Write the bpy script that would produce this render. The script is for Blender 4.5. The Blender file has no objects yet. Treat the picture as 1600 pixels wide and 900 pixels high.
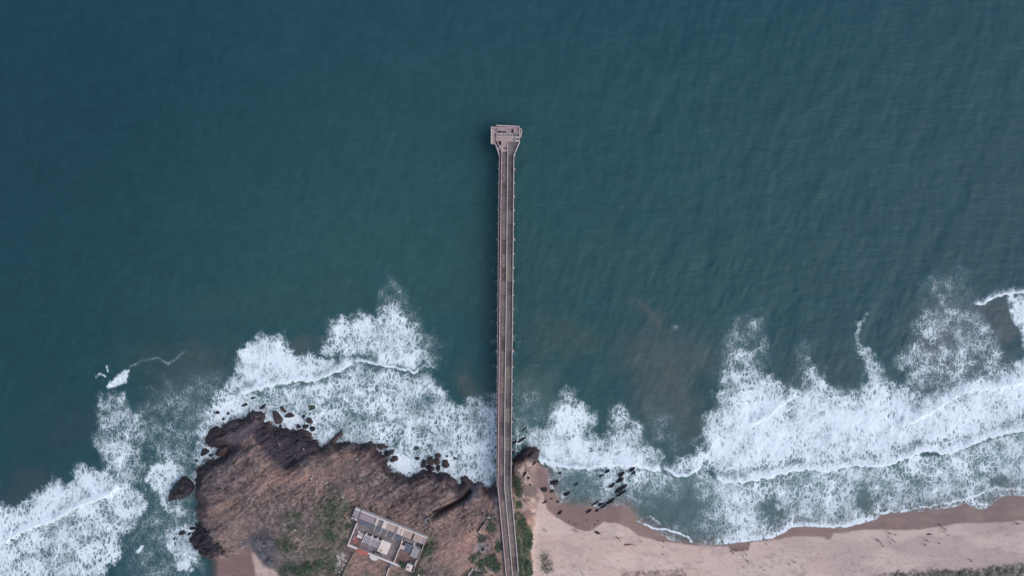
import bpy, bmesh, math, random
import numpy as np
from mathutils import Vector, Matrix
random.seed(7)
R = math.radians
sc = bpy.context.scene
COL = sc.collection
# ------------------------------------------------------------------ camera
H = 320.0                       # flying height over the sea, metres
S = 0.3                         # metres of sea surface per photograph pixel
cam_d = bpy.data.cameras.new('camera'); cam = bpy.data.objects.new('camera', cam_d); COL.objects.link(cam)
cam.location = (0, 0, H); cam.rotation_euler = (0, 0, 0)
cam_d.sensor_width = 36; cam_d.lens = 36 * H / (1600 * S)
cam_d.clip_start = 1; cam_d.clip_end = 30000
sc.camera = cam
# ------------------------------------------------------------------ world, sun, exposure
SUN_EL, SUN_AZ = 46, 116         # azimuth clockwise from north (+Y)
w = bpy.data.worlds.new('World'); sc.world = w; w.use_nodes = True
wn = w.node_tree; bg = wn.nodes['Background']
sky = wn.nodes.new('ShaderNodeTexSky'); sky.sky_type = 'NISHITA'; sky.sun_disc = False
sky.sun_elevation = R(SUN_EL); sky.sun_rotation = R(SUN_AZ); sky.dust_density = 3.0; sky.air_density = 1.0; sky.ozone_density = 1.0
wn.links.new(sky.outputs[0], bg.inputs[0]); bg.inputs[1].default_value = 0.15
sd = bpy.data.lights.new('sun', 'SUN'); sun = bpy.data.objects.new('sun', sd); COL.objects.link(sun)
sd.energy = 0.9; sd.angle = R(80); sd.color = (1.0, 0.95, 0.88)
d = Vector((math.sin(R(SUN_AZ)) * math.cos(R(SUN_EL)), math.cos(R(SUN_AZ)) * math.cos(R(SUN_EL)), math.sin(R(SUN_EL))))
sun.rotation_euler = d.to_track_quat('Z', 'Y').to_euler(); sun.location = (200, 200, 600)
sc.view_settings.view_transform = 'Standard'; sc.view_settings.look = 'None'
sc.view_settings.exposure = 0.36; sc.view_settings.gamma = 1
try: sc.view_settings.use_curve_mapping = False
except Exception: pass

# ------------------------------------------------------------------ helpers
def lin(r, g, b):
    f = lambda c: (c / 255 / 12.92) if c <= 10.3 else ((c / 255 + 0.055) / 1.055) ** 2.4
    return np.array((f(r), f(g), f(b)))
def W(px, py, z=0.0):
    k = (H - z) / H
    return Vector(((px - 800) * S * k, (450 - py) * S * k, z))
def tag(o, label=None, cat=None, group=None, kind=None):
    if label: o['label'] = label
    if cat: o['category'] = cat
    if group: o['group'] = group
    if kind: o['kind'] = kind
    return o
def empty(name, loc, rz=0.0):
    o = bpy.data.objects.new(name, None); COL.objects.link(o); o.location = loc; o.rotation_euler = (0, 0, rz)
    o.empty_display_size = 0.5
    return o
def link_mesh(name, me, parent=None):
    o = bpy.data.objects.new(name, me); COL.objects.link(o)
    if parent: o.parent = parent
    return o
class MB:
    def __init__(s): s.v = []; s.f = []
    def box(s, x0, x1, y0, y1, z0, z1):
        n = len(s.v)
        s.v += [(x0,y0,z0),(x1,y0,z0),(x1,y1,z0),(x0,y1,z0),(x0,y0,z1),(x1,y0,z1),(x1,y1,z1),(x0,y1,z1)]
        s.f += [(n,n+3,n+2,n+1),(n+4,n+5,n+6,n+7),(n,n+1,n+5,n+4),(n+1,n+2,n+6,n+5),(n+2,n+3,n+7,n+6),(n+3,n,n+4,n+7)]
        return s
    def prism(s, pts, z0, z1):          # pts: (x, y) or (x, y, z0, z1); any winding
        a = sum(pts[i][0]*pts[(i+1)%len(pts)][1]-pts[(i+1)%len(pts)][0]*pts[i][1] for i in range(len(pts)))
        if a < 0: pts = pts[::-1]
        n = len(s.v); k = len(pts)
        s.v += [(p[0], p[1], z0) for p in pts] + [(p[0], p[1], z1) for p in pts]
        s.f += [tuple(n+i for i in range(k))[::-1], tuple(n+k+i for i in range(k))]
        for i in range(k):
            j = (i+1) % k; s.f.append((n+i, n+j, n+k+j, n+k+i))
        return s
    def bar(s, a, b, wd, z0=None, z1=None, ht=None):   # horizontal wall/beam from a to b (Vectors), width wd
        a = Vector(a); b = Vector(b); t = (b-a); t.z = 0; t.normalize(); nx = Vector((-t.y, t.x, 0)) * wd/2
        q0 = [a-nx, b-nx, b+nx, a+nx]; n = len(s.v)
        for q in q0: s.v.append((q.x, q.y, z0 if z0 is not None else q.z))
        for q in q0: s.v.append((q.x, q.y, z1 if z1 is not None else q.z + ht))
        s.f += [(n,n+3,n+2,n+1),(n+4,n+5,n+6,n+7),(n,n+1,n+5,n+4),(n+1,n+2,n+6,n+5),(n+2,n+3,n+7,n+6),(n+3,n,n+4,n+7)]
        return s
    def tube(s, a, b, r0, r1=None, n=8):
        a = Vector(a); b = Vector(b); r1 = r0 if r1 is None else r1
        t = (b-a).normalized(); u = t.orthogonal().normalized(); v = t.cross(u); k = len(s.v)
        for c, r in ((a, r0), (b, r1)):
            for i in range(n):
                q = c + (u*math.cos(2*math.pi*i/n) + v*math.sin(2*math.pi*i/n))*r; s.v.append(tuple(q))
        s.f.append(tuple(k+i for i in range(n))[::-1]); s.f.append(tuple(k+n+i for i in range(n)))
        for i in range(n):
            j = (i+1) % n; s.f.append((k+i, k+j, k+n+j, k+n+i))
        return s
    def mesh(s, name, mat, smooth=False):
        me = bpy.data.meshes.new(name); me.from_pydata(s.v, [], s.f); me.update()
        if mat: me.materials.append(mat)
        if smooth: me.shade_smooth()
        return me
    def build(s, name, mat, parent=None, smooth=False):
        return link_mesh(name, s.mesh(name, mat, smooth), parent)

# numpy value noise -------------------------------------------------
_rs = np.random.RandomState(11)
_T = _rs.rand(256, 256).astype(np.float32)
def vn(x, y, seed=0):
    x = x + seed*17.31; y = y + seed*9.77
    xi = np.floor(x).astype(np.int64); yi = np.floor(y).astype(np.int64)
    fx = x - xi; fy = y - yi; fx = fx*fx*(3-2*fx); fy = fy*fy*(3-2*fy)
    xi &= 255; yi &= 255; x1 = (xi+1) & 255; y1 = (yi+1) & 255
    return (_T[yi,xi]*(1-fx)+_T[yi,x1]*fx)*(1-fy) + (_T[y1,xi]*(1-fx)+_T[y1,x1]*fx)*fy
def fbm(x, y, oct=4, seed=0, gain=0.5):
    r = 0; a = 1; t = 0
    for i in range(oct):
        r = r + a*vn(x, y, seed+i*3.1); t += a; a *= gain; x = x*2.03 + 5.2; y = y*2.03 + 1.3
    return r/t                      # 0..1
def ridge(x, y, oct=4, seed=0):
    r = 0; a = 1; t = 0
    for i in range(oct):
        r = r + a*(1-np.abs(2*vn(x, y, seed+i*2.7)-1)); t += a; a *= 0.5; x = x*2.1; y = y*2.1
    return r/t
def ss(a, b, x):
    t = np.clip((x-a)/(b-a), 0, 1); return t*t*(3-2*t)
def sdf(x, y, poly):                # signed distance, negative inside, direct
    P = np.array(poly, float); Q = np.roll(P, -1, 0)
    d2 = np.full(x.shape, 1e18); ins = np.zeros(x.shape, bool)
    for (ax, ay), (bx, by) in zip(P, Q):
        ex, ey = bx-ax, by-ay; l2 = ex*ex+ey*ey
        if l2 == 0: continue
        t = np.clip(((x-ax)*ex+(y-ay)*ey)/l2, 0, 1)
        dx = x-ax-t*ex; dy = y-ay-t*ey; d2 = np.minimum(d2, dx*dx+dy*dy)
        c = ((ay > y) != (by > y))
        if ey != 0: ins ^= c & (x < (bx-ax)*(y-ay)/ey + ax)
    d = np.sqrt(d2); return np.where(ins, -d, d)
def pmask(x, y, poly, feather=2.0):  # 1 inside, fades over feather px across the outline
    out = np.zeros(x.shape)
    P = np.array(poly, float); m = feather + 1
    s = (x > P[:,0].min()-m) & (x < P[:,0].max()+m) & (y > P[:,1].min()-m) & (y < P[:,1].max()+m)
    if s.any(): out[s] = 1 - ss(-feather, feather, sdf(x[s], y[s], poly))
    return out
def smask(x, y, line, width, feather=1.0):
    out = np.zeros(x.shape); P = np.array(line, float); m = width + feather + 1
    s = (x > P[:,0].min()-m) & (x < P[:,0].max()+m) & (y > P[:,1].min()-m) & (y < P[:,1].max()+m)
    if not s.any(): return out
    xs, ys = x[s], y[s]; d2 = np.full(xs.shape, 1e18)
    for (ax, ay), (bx, by) in zip(P[:-1], P[1:]):
        ex, ey = bx-ax, by-ay; l2 = ex*ex+ey*ey+1e-9
        t = np.clip(((xs-ax)*ex+(ys-ay)*ey)/l2, 0, 1); dx = xs-ax-t*ex; dy = ys-ay-t*ey
        d2 = np.minimum(d2, dx*dx+dy*dy)
    out[s] = 1 - ss(width-feather, width+feather, np.sqrt(d2)); return out
def blob(x, y, cx, cy, rx, ry, ang=0):
    a = R(ang); dx = x-cx; dy = y-cy; u = dx*math.cos(a)+dy*math.sin(a); v = -dx*math.sin(a)+dy*math.cos(a)
    return np.exp(-((u/rx)**2+(v/ry)**2))

# ------------------------------------------------------------------ materials
def newmat(name):
    m = bpy.data.materials.new(name); m.use_nodes = True; nt = m.node_tree
    return m, nt, nt.nodes['Principled BSDF']
def N(nt, t, **kw):
    n = nt.nodes.new(t)
    for k, v in kw.items():
        if k == 'ins':
            for i, val in v.items(): n.inputs[i].default_value = val
        else: setattr(n, k, v)
    return n
def mathn(nt, op, a, b=None, clamp=False):
    n = nt.nodes.new('ShaderNodeMath'); n.operation = op; n.use_clamp = clamp
    for i, v in enumerate((a, b)):
        if v is None: continue
        if isinstance(v, (int, float)): n.inputs[i].default_value = v
        else: nt.links.new(v, n.inputs[i])
    return n.outputs[0]
def simple(name, col, rough=0.9, var=0.25, scale=0.7, bump=0.15, col2=None, stretch=None, spec=0.3):
    """colour with two octave sets of noise variation and a little relief"""
    m, nt, b = newmat(name)
    tc = N(nt, 'ShaderNodeTexCoord'); src = tc.outputs['Object']
    if stretch:
        mp = N(nt, 'ShaderNodeMapping'); mp.inputs['Scale'].default_value = stretch; nt.links.new(src, mp.inputs[0]); src = mp.outputs[0]
    n1 = N(nt, 'ShaderNodeTexNoise', ins={'Scale': scale, 'Detail': 8, 'Roughness': 0.65}); nt.links.new(src, n1.inputs['Vector'])
    mr = N(nt, 'ShaderNodeMapRange', ins={'From Min': 0.3, 'From Max': 0.7}); nt.links.new(n1.outputs['Fac'], mr.inputs[0])
    mx = N(nt, 'ShaderNodeMix', data_type='RGBA')
    c = np.array(col); c2 = np.array(col2) if col2 is not None else c*(1-var*1.6)
    c1 = c*(1+var*0.6)
    mx.inputs[6].default_value = (*c1, 1); mx.inputs[7].default_value = (*c2, 1)
    nt.links.new(mr.outputs[0], mx.inputs[0]); nt.links.new(mx.outputs[2], b.inputs['Base Color'])
    b.inputs['Roughness'].default_value = rough; b.inputs['Specular IOR Level'].default_value = spec
    if bump:
        bp = N(nt, 'ShaderNodeBump', ins={'Strength': 0.6, 'Distance': bump}); n2 = N(nt, 'ShaderNodeTexNoise', ins={'Scale': scale*4, 'Detail': 6})
        nt.links.new(src, n2.inputs['Vector']); nt.links.new(n2.outputs['Fac'], bp.inputs['Height']); nt.links.new(bp.outputs[0], b.inputs['Normal'])
    return m

# sea material --------------------------------------------------------
def sea_material():
    m, nt, b = newmat('sea_water'); L = nt.links.new
    tc = N(nt, 'ShaderNodeTexCoord'); P = tc.outputs['Object']
    at = lambda n: N(nt, 'ShaderNodeAttribute', attribute_name=n)
    wc = at('wcol'); A = at('foam')                       # foam: r density, g smear, b opacity
    sep = N(nt, 'ShaderNodeSeparateColor'); L(A.outputs['Color'], sep.inputs[0])
    D, SM, OP = sep.outputs[0], sep.outputs[1], sep.outputs[2]
    def warp(src, scale, amt, detail=2):
        n = N(nt, 'ShaderNodeTexNoise', ins={'Scale': scale, 'Detail': detail}); L(src, n.inputs['Vector'])
        s = N(nt, 'ShaderNodeVectorMath', operation='SUBTRACT'); L(n.outputs['Color'], s.inputs[0]); s.inputs[1].default_value = (.5, .5, .5)
        k = N(nt, 'ShaderNodeVectorMath', operation='SCALE'); L(s.outputs[0], k.inputs[0]); k.inputs['Scale'].default_value = amt
        a = N(nt, 'ShaderNodeVectorMath', operation='ADD'); L(src, a.inputs[0]); L(k.outputs[0], a.inputs[1]); return a.outputs[0]
    fl = N(nt, 'ShaderNodeVectorMath', operation='MULTIPLY'); L(P, fl.inputs[0]); fl.inputs[1].default_value = (1, 1, 0)
    w1 = warp(fl.outputs[0], 0.09, 5.5); w2 = warp(w1, 0.5, 0.9, 2)
    mp = N(nt, 'ShaderNodeMapping'); mp.inputs['Rotation'].default_value = (0, 0, R(-14)); mp.inputs['Scale'].default_value = (1.38, 0.74, 1); L(w2, mp.inputs[0])
    def vor(scale, rnd=1.0):
        v = N(nt, 'ShaderNodeTexVoronoi', feature='DISTANCE_TO_EDGE', ins={'Scale': scale, 'Randomness': rnd}); L(mp.outputs[0], v.inputs['Vector']); return v.outputs['Distance']
    e1, e2, e3 = vor(0.44), vor(1.05), vor(0.20)
    nz = N(nt, 'ShaderNodeTexNoise', ins={'Scale': 0.14, 'Detail': 5, 'Roughness': 0.60}); L(w1, nz.inputs['Vector'])
    nzz = mathn(nt, 'MULTIPLY', mathn(nt, 'SUBTRACT', nz.outputs['Fac'], 0.5), 1.5)
    # perturb the density only where there is foam nearby
    near = N(nt, 'ShaderNodeMapRange', ins={'From Min': 0.0, 'From Max': 0.30}); L(D, near.inputs[0])
    Dn = mathn(nt, 'ADD', D, mathn(nt, 'MULTIPLY', nzz, mathn(nt, 'MULTIPLY', near.outputs[0], 0.80)), clamp=True)
    D2 = mathn(nt, 'POWER', Dn, 2.0)
    def lace(e, k, soft):
        wd = mathn(nt, 'MULTIPLY', D2, k)
        lo = mathn(nt, 'MULTIPLY', wd, soft)
        t = mathn(nt, 'DIVIDE', mathn(nt, 'SUBTRACT', wd, e), mathn(nt, 'ADD', mathn(nt, 'SUBTRACT', wd, lo), 0.012), clamp=True)
        return t
    def fbn(src, scale, detail, rough, dist=0.0):
        n_ = N(nt, 'ShaderNodeTexNoise', ins={'Scale': scale, 'Detail': detail, 'Roughness': rough, 'Distortion': dist}); L(src, n_.inputs['Vector']); return n_.outputs['Fac']
    # which pattern rules where: broad patches of cells, of strands and of curdled froth
    sel = N(nt, 'ShaderNodeMapRange', ins={'From Min': 0.40, 'From Max': 0.60}); L(fbn(fl.outputs[0], 0.045, 3, 0.6), sel.inputs[0])
    sel2 = N(nt, 'ShaderNodeMapRange', ins={'From Min': 0.38, 'From Max': 0.62}); L(fbn(w1, 0.11, 4, 0.65), sel2.inputs[0])
    l1 = mathn(nt, 'MULTIPLY', lace(e1, 0.60, 0.40), mathn(nt, 'ADD', mathn(nt, 'MULTIPLY', sel.outputs[0], 0.55), 0.40))
    l2 = mathn(nt, 'MULTIPLY', lace(e2, 0.42, 0.3), mathn(nt, 'ADD', mathn(nt, 'MULTIPLY', sel2.outputs[0], 0.5), 0.15))
    l3 = mathn(nt, 'MULTIPLY', lace(e3, 0.20, 0.3), mathn(nt, 'ADD', mathn(nt, 'MULTIPLY', sel2.outputs[0], -0.5), 0.85))
    # strands: zero crossings of a drawn-out noise
    ms = N(nt, 'ShaderNodeMapping'); ms.inputs['Rotation'].default_value = (0, 0, R(-24)); ms.inputs['Scale'].default_value = (1.35, 0.62, 1); L(w1, ms.inputs[0])
    def strand(scale, k, dist):
        r_ = mathn(nt, 'ABSOLUTE', mathn(nt, 'SUBTRACT', fbn(ms.outputs[0], scale, 4, 0.6, dist), 0.5))
        wd = mathn(nt, 'ADD', mathn(nt, 'MULTIPLY', D2, k), 0.004)
        return mathn(nt, 'SUBTRACT', 1.0, mathn(nt, 'DIVIDE', r_, wd), clamp=True)
    s1 = mathn(nt, 'MULTIPLY', mathn(nt, 'POWER', strand(0.34, 0.10, 0.5), 0.7), 0.85); s2 = mathn(nt, 'MULTIPLY', mathn(nt, 'POWER', strand(0.70, 0.07, 0.5), 0.7), 0.55)
    # curdled froth: cloudy cover with torn edges
    cu = fbn(ms.outputs[0], 0.46, 6, 0.60, 0.6)
    cur = N(nt, 'ShaderNodeMapRange', ins={'From Min': 0.52, 'From Max': 0.66}); L(mathn(nt, 'ADD', mathn(nt, 'MULTIPLY', Dn, 0.55), mathn(nt, 'MULTIPLY', mathn(nt, 'SUBTRACT', cu, 0.5), 1.7)), cur.inputs[0])
    cl = mathn(nt, 'MULTIPLY', cur.outputs[0], 0.9)
    mist = mathn(nt, 'MULTIPLY', mathn(nt, 'MULTIPLY', fbn(w2, 0.9, 6, 0.7), D2), 0.20, clamp=True)
    inv = lambda q: mathn(nt, 'SUBTRACT', 1.0, q, clamp=True)
    acc = inv(l1)
    for q in (l2, l3, s1, s2, cl, mist): acc = mathn(nt, 'MULTIPLY', acc, inv(q))
    lc = inv(acc)
    g = N(nt, 'ShaderNodeMapRange', ins={'From Min': 0.05, 'From Max': 0.62, 'To Min': 0.38, 'To Max': 1.0}); L(Dn, g.inputs[0])
    fo = mathn(nt, 'MULTIPLY', lc, g.outputs[0])
    gate = N(nt, 'ShaderNodeMapRange', ins={'From Min': 0.02, 'From Max': 0.14}); L(Dn, gate.inputs[0])
    fo = mathn(nt, 'MULTIPLY', fo, gate.outputs[0])
    # fine froth grain
    fg = N(nt, 'ShaderNodeTexNoise', ins={'Scale': 1.1, 'Detail': 5, 'Roughness': 0.75}); L(w2, fg.inputs['Vector'])
    smn = mathn(nt, 'MULTIPLY', SM, mathn(nt, 'ADD', mathn(nt, 'MULTIPLY', fg.outputs['Fac'], 1.1), 0.45), clamp=True)
    F = mathn(nt, 'MAXIMUM', fo, smn, clamp=True)
    # water body: attribute colour, paler where air is mixed in
    aer = N(nt, 'ShaderNodeMix', data_type='RGBA'); aer.inputs[7].default_value = (*lin(100, 146, 156), 1)
    L(wc.outputs['Color'], aer.inputs[6]); L(mathn(nt, 'MULTIPLY', Dn, 0.62), aer.inputs[0])
    on = N(nt, 'ShaderNodeTexNoise', ins={'Scale': 0.35, 'Detail': 6, 'Roughness': 0.7})
    mo = N(nt, 'ShaderNodeMapping'); mo.inputs['Rotation'].default_value = (0, 0, R(-35)); mo.inputs['Scale'].default_value = (0.5, 1.5, 1); L(P, mo.inputs[0]); L(mo.outputs[0], on.inputs['Vector'])
    hv = N(nt, 'ShaderNodeHueSaturation'); L(aer.outputs[2], hv.inputs['Color'])
    L(mathn(nt, 'ADD', mathn(nt, 'MULTIPLY', on.outputs['Fac'], 0.30), 0.85), hv.inputs['Value'])
    fcm = N(nt, 'ShaderNodeMix', data_type='RGBA'); fcm.inputs[6].default_value = (0.58, 0.68, 0.76, 1); fcm.inputs[7].default_value = (0.88, 0.95, 0.98, 1)
    L(mathn(nt, 'ADD', mathn(nt, 'MULTIPLY', fg.outputs['Fac'], 1.3), -0.2, clamp=True), fcm.inputs[0])
    cm = N(nt, 'ShaderNodeMix', data_type='RGBA')
    L(hv.outputs[0], cm.inputs[6]); L(fcm.outputs[2], cm.inputs[7]); L(F, cm.inputs[0])
    L(cm.outputs[2], b.inputs['Base Color'])
    ro = N(nt, 'ShaderNodeMapRange', ins={'To Min': 0.28, 'To Max': 0.9}); L(F, ro.inputs[0]); L(ro.outputs[0], b.inputs['Roughness'])
    b.inputs['IOR'].default_value = 1.33; b.inputs['Specular IOR Level'].default_value = 0.16
    # relief
    rp = N(nt, 'ShaderNodeTexNoise', ins={'Scale': 0.9, 'Detail': 6, 'Roughness': 0.62}); L(mo.outputs[0], rp.inputs['Vector'])
    rp2 = N(nt, 'ShaderNodeTexNoise', ins={'Scale': 0.12, 'Detail': 4, 'Roughness': 0.6}); L(mo.outputs[0], rp2.inputs['Vector'])
    h = mathn(nt, 'ADD', mathn(nt, 'MULTIPLY', rp.outputs['Fac'], 0.16), mathn(nt, 'MULTIPLY', rp2.outputs['Fac'], 0.9))
    h = mathn(nt, 'ADD', h, mathn(nt, 'MULTIPLY', F, 0.22)); h = mathn(nt, 'ADD', h, mathn(nt, 'MULTIPLY', mathn(nt, 'MULTIPLY', fg.outputs['Fac'], F), 0.45))
    bp = N(nt, 'ShaderNodeBump', ins={'Strength': 0.75, 'Distance': 1.0}); L(h, bp.inputs['Height']); L(bp.outputs[0], b.inputs['Normal'])
    L(mathn(nt, 'MAXIMUM', OP, mathn(nt, 'MULTIPLY', F, 0.97)), b.inputs['Alpha'])
    return m
def ground_material():
    m, nt, b = newmat('ground_cover_earth'); L = nt.links.new
    tc = N(nt, 'ShaderNodeTexCoord'); P = tc.outputs['Object']
    a = N(nt, 'ShaderNodeAttribute', attribute_name='gcol'); q = N(nt, 'ShaderNodeAttribute', attribute_name='grough')   # r: grain strength, g: wetness
    sep = N(nt, 'ShaderNodeSeparateColor'); L(q.outputs['Color'], sep.inputs[0])
    n = N(nt, 'ShaderNodeTexNoise', ins={'Scale': 0.9, 'Detail': 9, 'Roughness': 0.72}); L(P, n.inputs['Vector'])
    mp = N(nt, 'ShaderNodeMapping'); mp.inputs['Rotation'].default_value = (0, 0, R(-32)); mp.inputs['Scale'].default_value = (0.6, 1.2, 1); L(P, mp.inputs[0])
    n2 = N(nt, 'ShaderNodeTexNoise', ins={'Scale': 0.8, 'Detail': 8, 'Roughness': 0.7}); L(mp.outputs[0], n2.inputs['Vector'])
    v = mathn(nt, 'SUBTRACT', mathn(nt, 'ADD', n.outputs['Fac'], n2.outputs['Fac']), 1.0)
    v = mathn(nt, 'ADD', mathn(nt, 'MULTIPLY', mathn(nt, 'MULTIPLY', v, sep.outputs[0]), 2.8), 1.0)
    hv = N(nt, 'ShaderNodeHueSaturation'); L(a.outputs['Color'], hv.inputs['Color']); L(v, hv.inputs['Value']); L(hv.outputs[0], b.inputs['Base Color'])
    ro = N(nt, 'ShaderNodeMapRange', ins={'To Min': 0.95, 'To Max': 0.42}); L(sep.outputs[1], ro.inputs[0]); L(ro.outputs[0], b.inputs['Roughness'])
    b.inputs['Specular IOR Level'].default_value = 0.25
    bp = N(nt, 'ShaderNodeBump', ins={'Strength': 0.8, 'Distance': 0.9})
    L(mathn(nt, 'MULTIPLY', mathn(nt, 'ADD', n.outputs['Fac'], n2.outputs['Fac']), sep.outputs[0]), bp.inputs['Height']); L(bp.outputs[0], b.inputs['Normal'])
    return m
M = {}
M['sea'] = sea_material(); M['ground'] = ground_material()
M['rock'] = simple('wet_dark_rock', lin(50, 46, 53), rough=0.6, var=0.35, scale=0.6, bump=0.35, stretch=(1, 2.2, 1))
M['rock_brown'] = simple('brown_rock', lin(72, 62, 64), rough=0.75, var=0.35, scale=0.6, bump=0.35)
M['rock_sub'] = simple('algae_rock', lin(66, 74, 68), rough=0.6, var=0.3, scale=0.6, bump=0.25)
M['deck'] = simple('pier_concrete_dark', lin(118, 109, 106), var=0.3, scale=0.5, bump=0.02, stretch=(1, 0.35, 1))
M['deck_b'] = simple('pier_concrete_patched', lin(128, 118, 112), var=0.28, scale=0.8, bump=0.02)
M['deck_c'] = simple('pier_concrete_stained', lin(98, 90, 89), var=0.34, scale=0.4, bump=0.02)
M['deck_red'] = simple('rusty_deck_edge', lin(118, 96, 100), var=0.3, scale=0.9, bump=0.01)
M['deck2'] = simple('pier_concrete_grey', lin(112, 106, 105), var=0.22, scale=0.5, bump=0.02, stretch=(1, 0.35, 1))
M['deck3'] = simple('pier_side_strip', lin(104, 96, 102), var=0.2, scale=0.6, bump=0.02)
M['parapet'] = simple('pale_parapet', lin(184, 173, 172), var=0.15, scale=0.8, bump=0.01)
M['pinkc'] = simple('pink_concrete', lin(162, 145, 143), var=0.16, scale=0.35, bump=0.02)
M['pinkc2'] = simple('reddish_concrete', lin(164, 124, 138), var=0.2, scale=0.5, bump=0.02)
M['greyc'] = simple('grey_concrete', lin(128, 124, 136), var=0.18, scale=0.5, bump=0.02)
M['beam'] = simple('pier_beam', lin(110, 102, 108), var=0.25, scale=0.6, bump=0.03)
M['pile'] = simple('pier_pile', lin(88, 82, 86), var=0.3, scale=0.6, bump=0.04)
M['dark'] = simple('dark_opening', lin(58, 56, 60), var=0.2, scale=0.8, bump=0.0)
M['green_sheet'] = simple('green_grey_sheet', lin(122, 130, 122), var=0.15, bump=0.0)
M['white'] = simple('white_wash', lin(206, 197, 194), var=0.10, scale=0.9, bump=0.01)
M['cream'] = simple('cream_wash', lin(214, 200, 190), var=0.12, scale=0.8, bump=0.01)
M['tan_sheet'] = simple('tan_roof_sheet', lin(176, 156, 148), var=0.16, scale=0.9, bump=0.01)
M['pink_sheet'] = simple('pink_roof_sheet', lin(158, 136, 140), var=0.18, scale=0.9, bump=0.01)
M['dark_sheet'] = simple('weathered_dark_roof_sheet', lin(116, 110, 112), var=0.2, scale=0.9, bump=0.01)
M['blue_sheet'] = simple('blue_grey_roof_sheet', lin(98, 102, 114), var=0.22, scale=0.7, bump=0.01)
M['slab'] = simple('grey_roof_slab', lin(146, 140, 146), var=0.14, scale=0.6, bump=0.01)
M['yard'] = simple('yard_concrete', lin(134, 124, 126), var=0.35, scale=0.35, bump=0.02)
M['yard_brown'] = simple('yard_earth', lin(118, 98, 96), var=0.3, scale=0.5, bump=0.05)
M['red'] = simple('red_tiles', lin(178, 104, 98), var=0.3, scale=1.6, bump=0.03)
M['bluetarp'] = simple('blue_tarp', lin(108, 140, 172), var=0.2, bump=0.02)
M['stone'] = simple('pale_stone', lin(184, 178, 176), var=0.25, scale=1.2, bump=0.03)
M['wall_low'] = simple('rough_stone_wall', lin(150, 138, 132), var=0.3, scale=1.1, bump=0.05)
M['leaf'] = simple('green_leaves', lin(74, 96, 78), var=0.35, scale=0.4, bump=0)
M['leaf2'] = simple('olive_leaves', lin(100, 106, 84), var=0.3, scale=0.4, bump=0)
M['leaf_grey'] = simple('grey_green_leaves', lin(120, 122, 116), var=0.3, scale=0.4, bump=0)
M['frond'] = simple('grey_palm_frond', lin(100, 102, 108), var=0.25, scale=0.6, bump=0)
M['trunk'] = simple('trunk_bark', lin(96, 84, 76), var=0.3, scale=1.5, bump=0.03)
M['net'] = simple('rust_net', lin(128, 84, 78), var=0.35, scale=2, bump=0.1)
M['netdark'] = simple('dark_net', lin(80, 66, 70), var=0.35, scale=2, bump=0.1)
M['skin'] = simple('skin', lin(120, 84, 66), var=0.05, bump=0); M['hair'] = simple('hair', lin(26, 22, 22), var=0.1, bump=0)
for k, c in {'shirt_dark': (44, 46, 60), 'shirt_white': (214, 214, 216), 'shirt_red': (140, 60, 60), 'shirt_blue': (70, 96, 140), 'trouser': (48, 46, 54)}.items():
    M[k] = simple(k, lin(*c), var=0.08, bump=0)

# ------------------------------------------------------------------ traced coast (photograph pixels)
COAST = [(-16000,3200),(-300,1330),(150,1150),(300,1010),(333,930),(330,900),(334,885),(340,876),(334,873),(326,872),(319,869),(308,856),(298,848),(301,838),(307,826),(313,816),
 (311,808),(309,795),(312,786),(307,778),(306,765),(309,750),(312,742),(308,735),(312,731),(320,731),(323,723),(330,719),(338,720),(346,716),(352,710),(356,702),(352,697),(340,698),(330,699),
 (323,692),(322,685),(326,678),(331,670),(338,667),(345,670),(352,664),(362,658),(372,656),(380,657),(387,652),(390,646),(398,643),(409,643),(414,648),(411,657),(414,661),(421,659),(426,665),(429,673),(434,671),
 (440,669),(448,671),(455,674),(464,673),(472,671),(480,675),(487,678),(488,687),(495,690),(497,698),(501,702),(510,696),(518,690),(525,682),(533,675),(534,679),(526,687),(521,692),(530,695),(538,692),(548,693),(558,695),(570,694),(581,691),(587,696),(588,704),(594,710),(601,712),(608,710),(604,716),
 (600,720),(605,727),(611,738),(620,741),(631,745),(640,748),(650,741),(662,735),(676,738),(682,741),(690,739.5),(697,740),(702,744),(710,749),(717,758.4),(722.6,755.5),(720.5,746),(727,744),(735.6,751),(738,757),(746,755),(753,755.5),(757,762),(762,764),(768,764),(771,757),(776,753),(790,745),(800,722),
 (805,716),(812,708),(819,703),(828,699),(836,699),(842,705),(840,712),(836,719),(845,728),(853,735),(856,742),(857,752),(860,762),(866,768),(872,777),(877,786),(890,790),(905,791),(920,790),(935,793),(948,795),(962,790),(974,788),(983,795),(992,805),(1000,815),(1012,824),(1028,832),(1045,842),
 (1060,847.5),(1080,850.5),(1092,850.5),(1108,850.5),(1124,850.5),(1145,848),(1169.5,845),(1185,844),(1197.5,842),(1208,840),(1218.5,836.5),(1228,831),(1236,824),(1248,822),(1262,822),(1285,822.5),(1305,824),(1320,824),(1335,820),(1348,817),(1360,814.5),(1369,812),(1373,807),(1379.5,803),(1398,801),(1418,800),
 (1436,799),(1453,798),(1472,795),(1491.5,791),(1503,789),(1512.5,789),(1526,794),(1537,798),(1543,791),(1547.5,789),(1556,783),(1565,777),(1576,775),(1586,774.5),(1600,776),(1640,772),(1720,765),(1900,740),(3000,640),(16000,-600),(16000,16000),(-16000,16000)]
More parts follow.
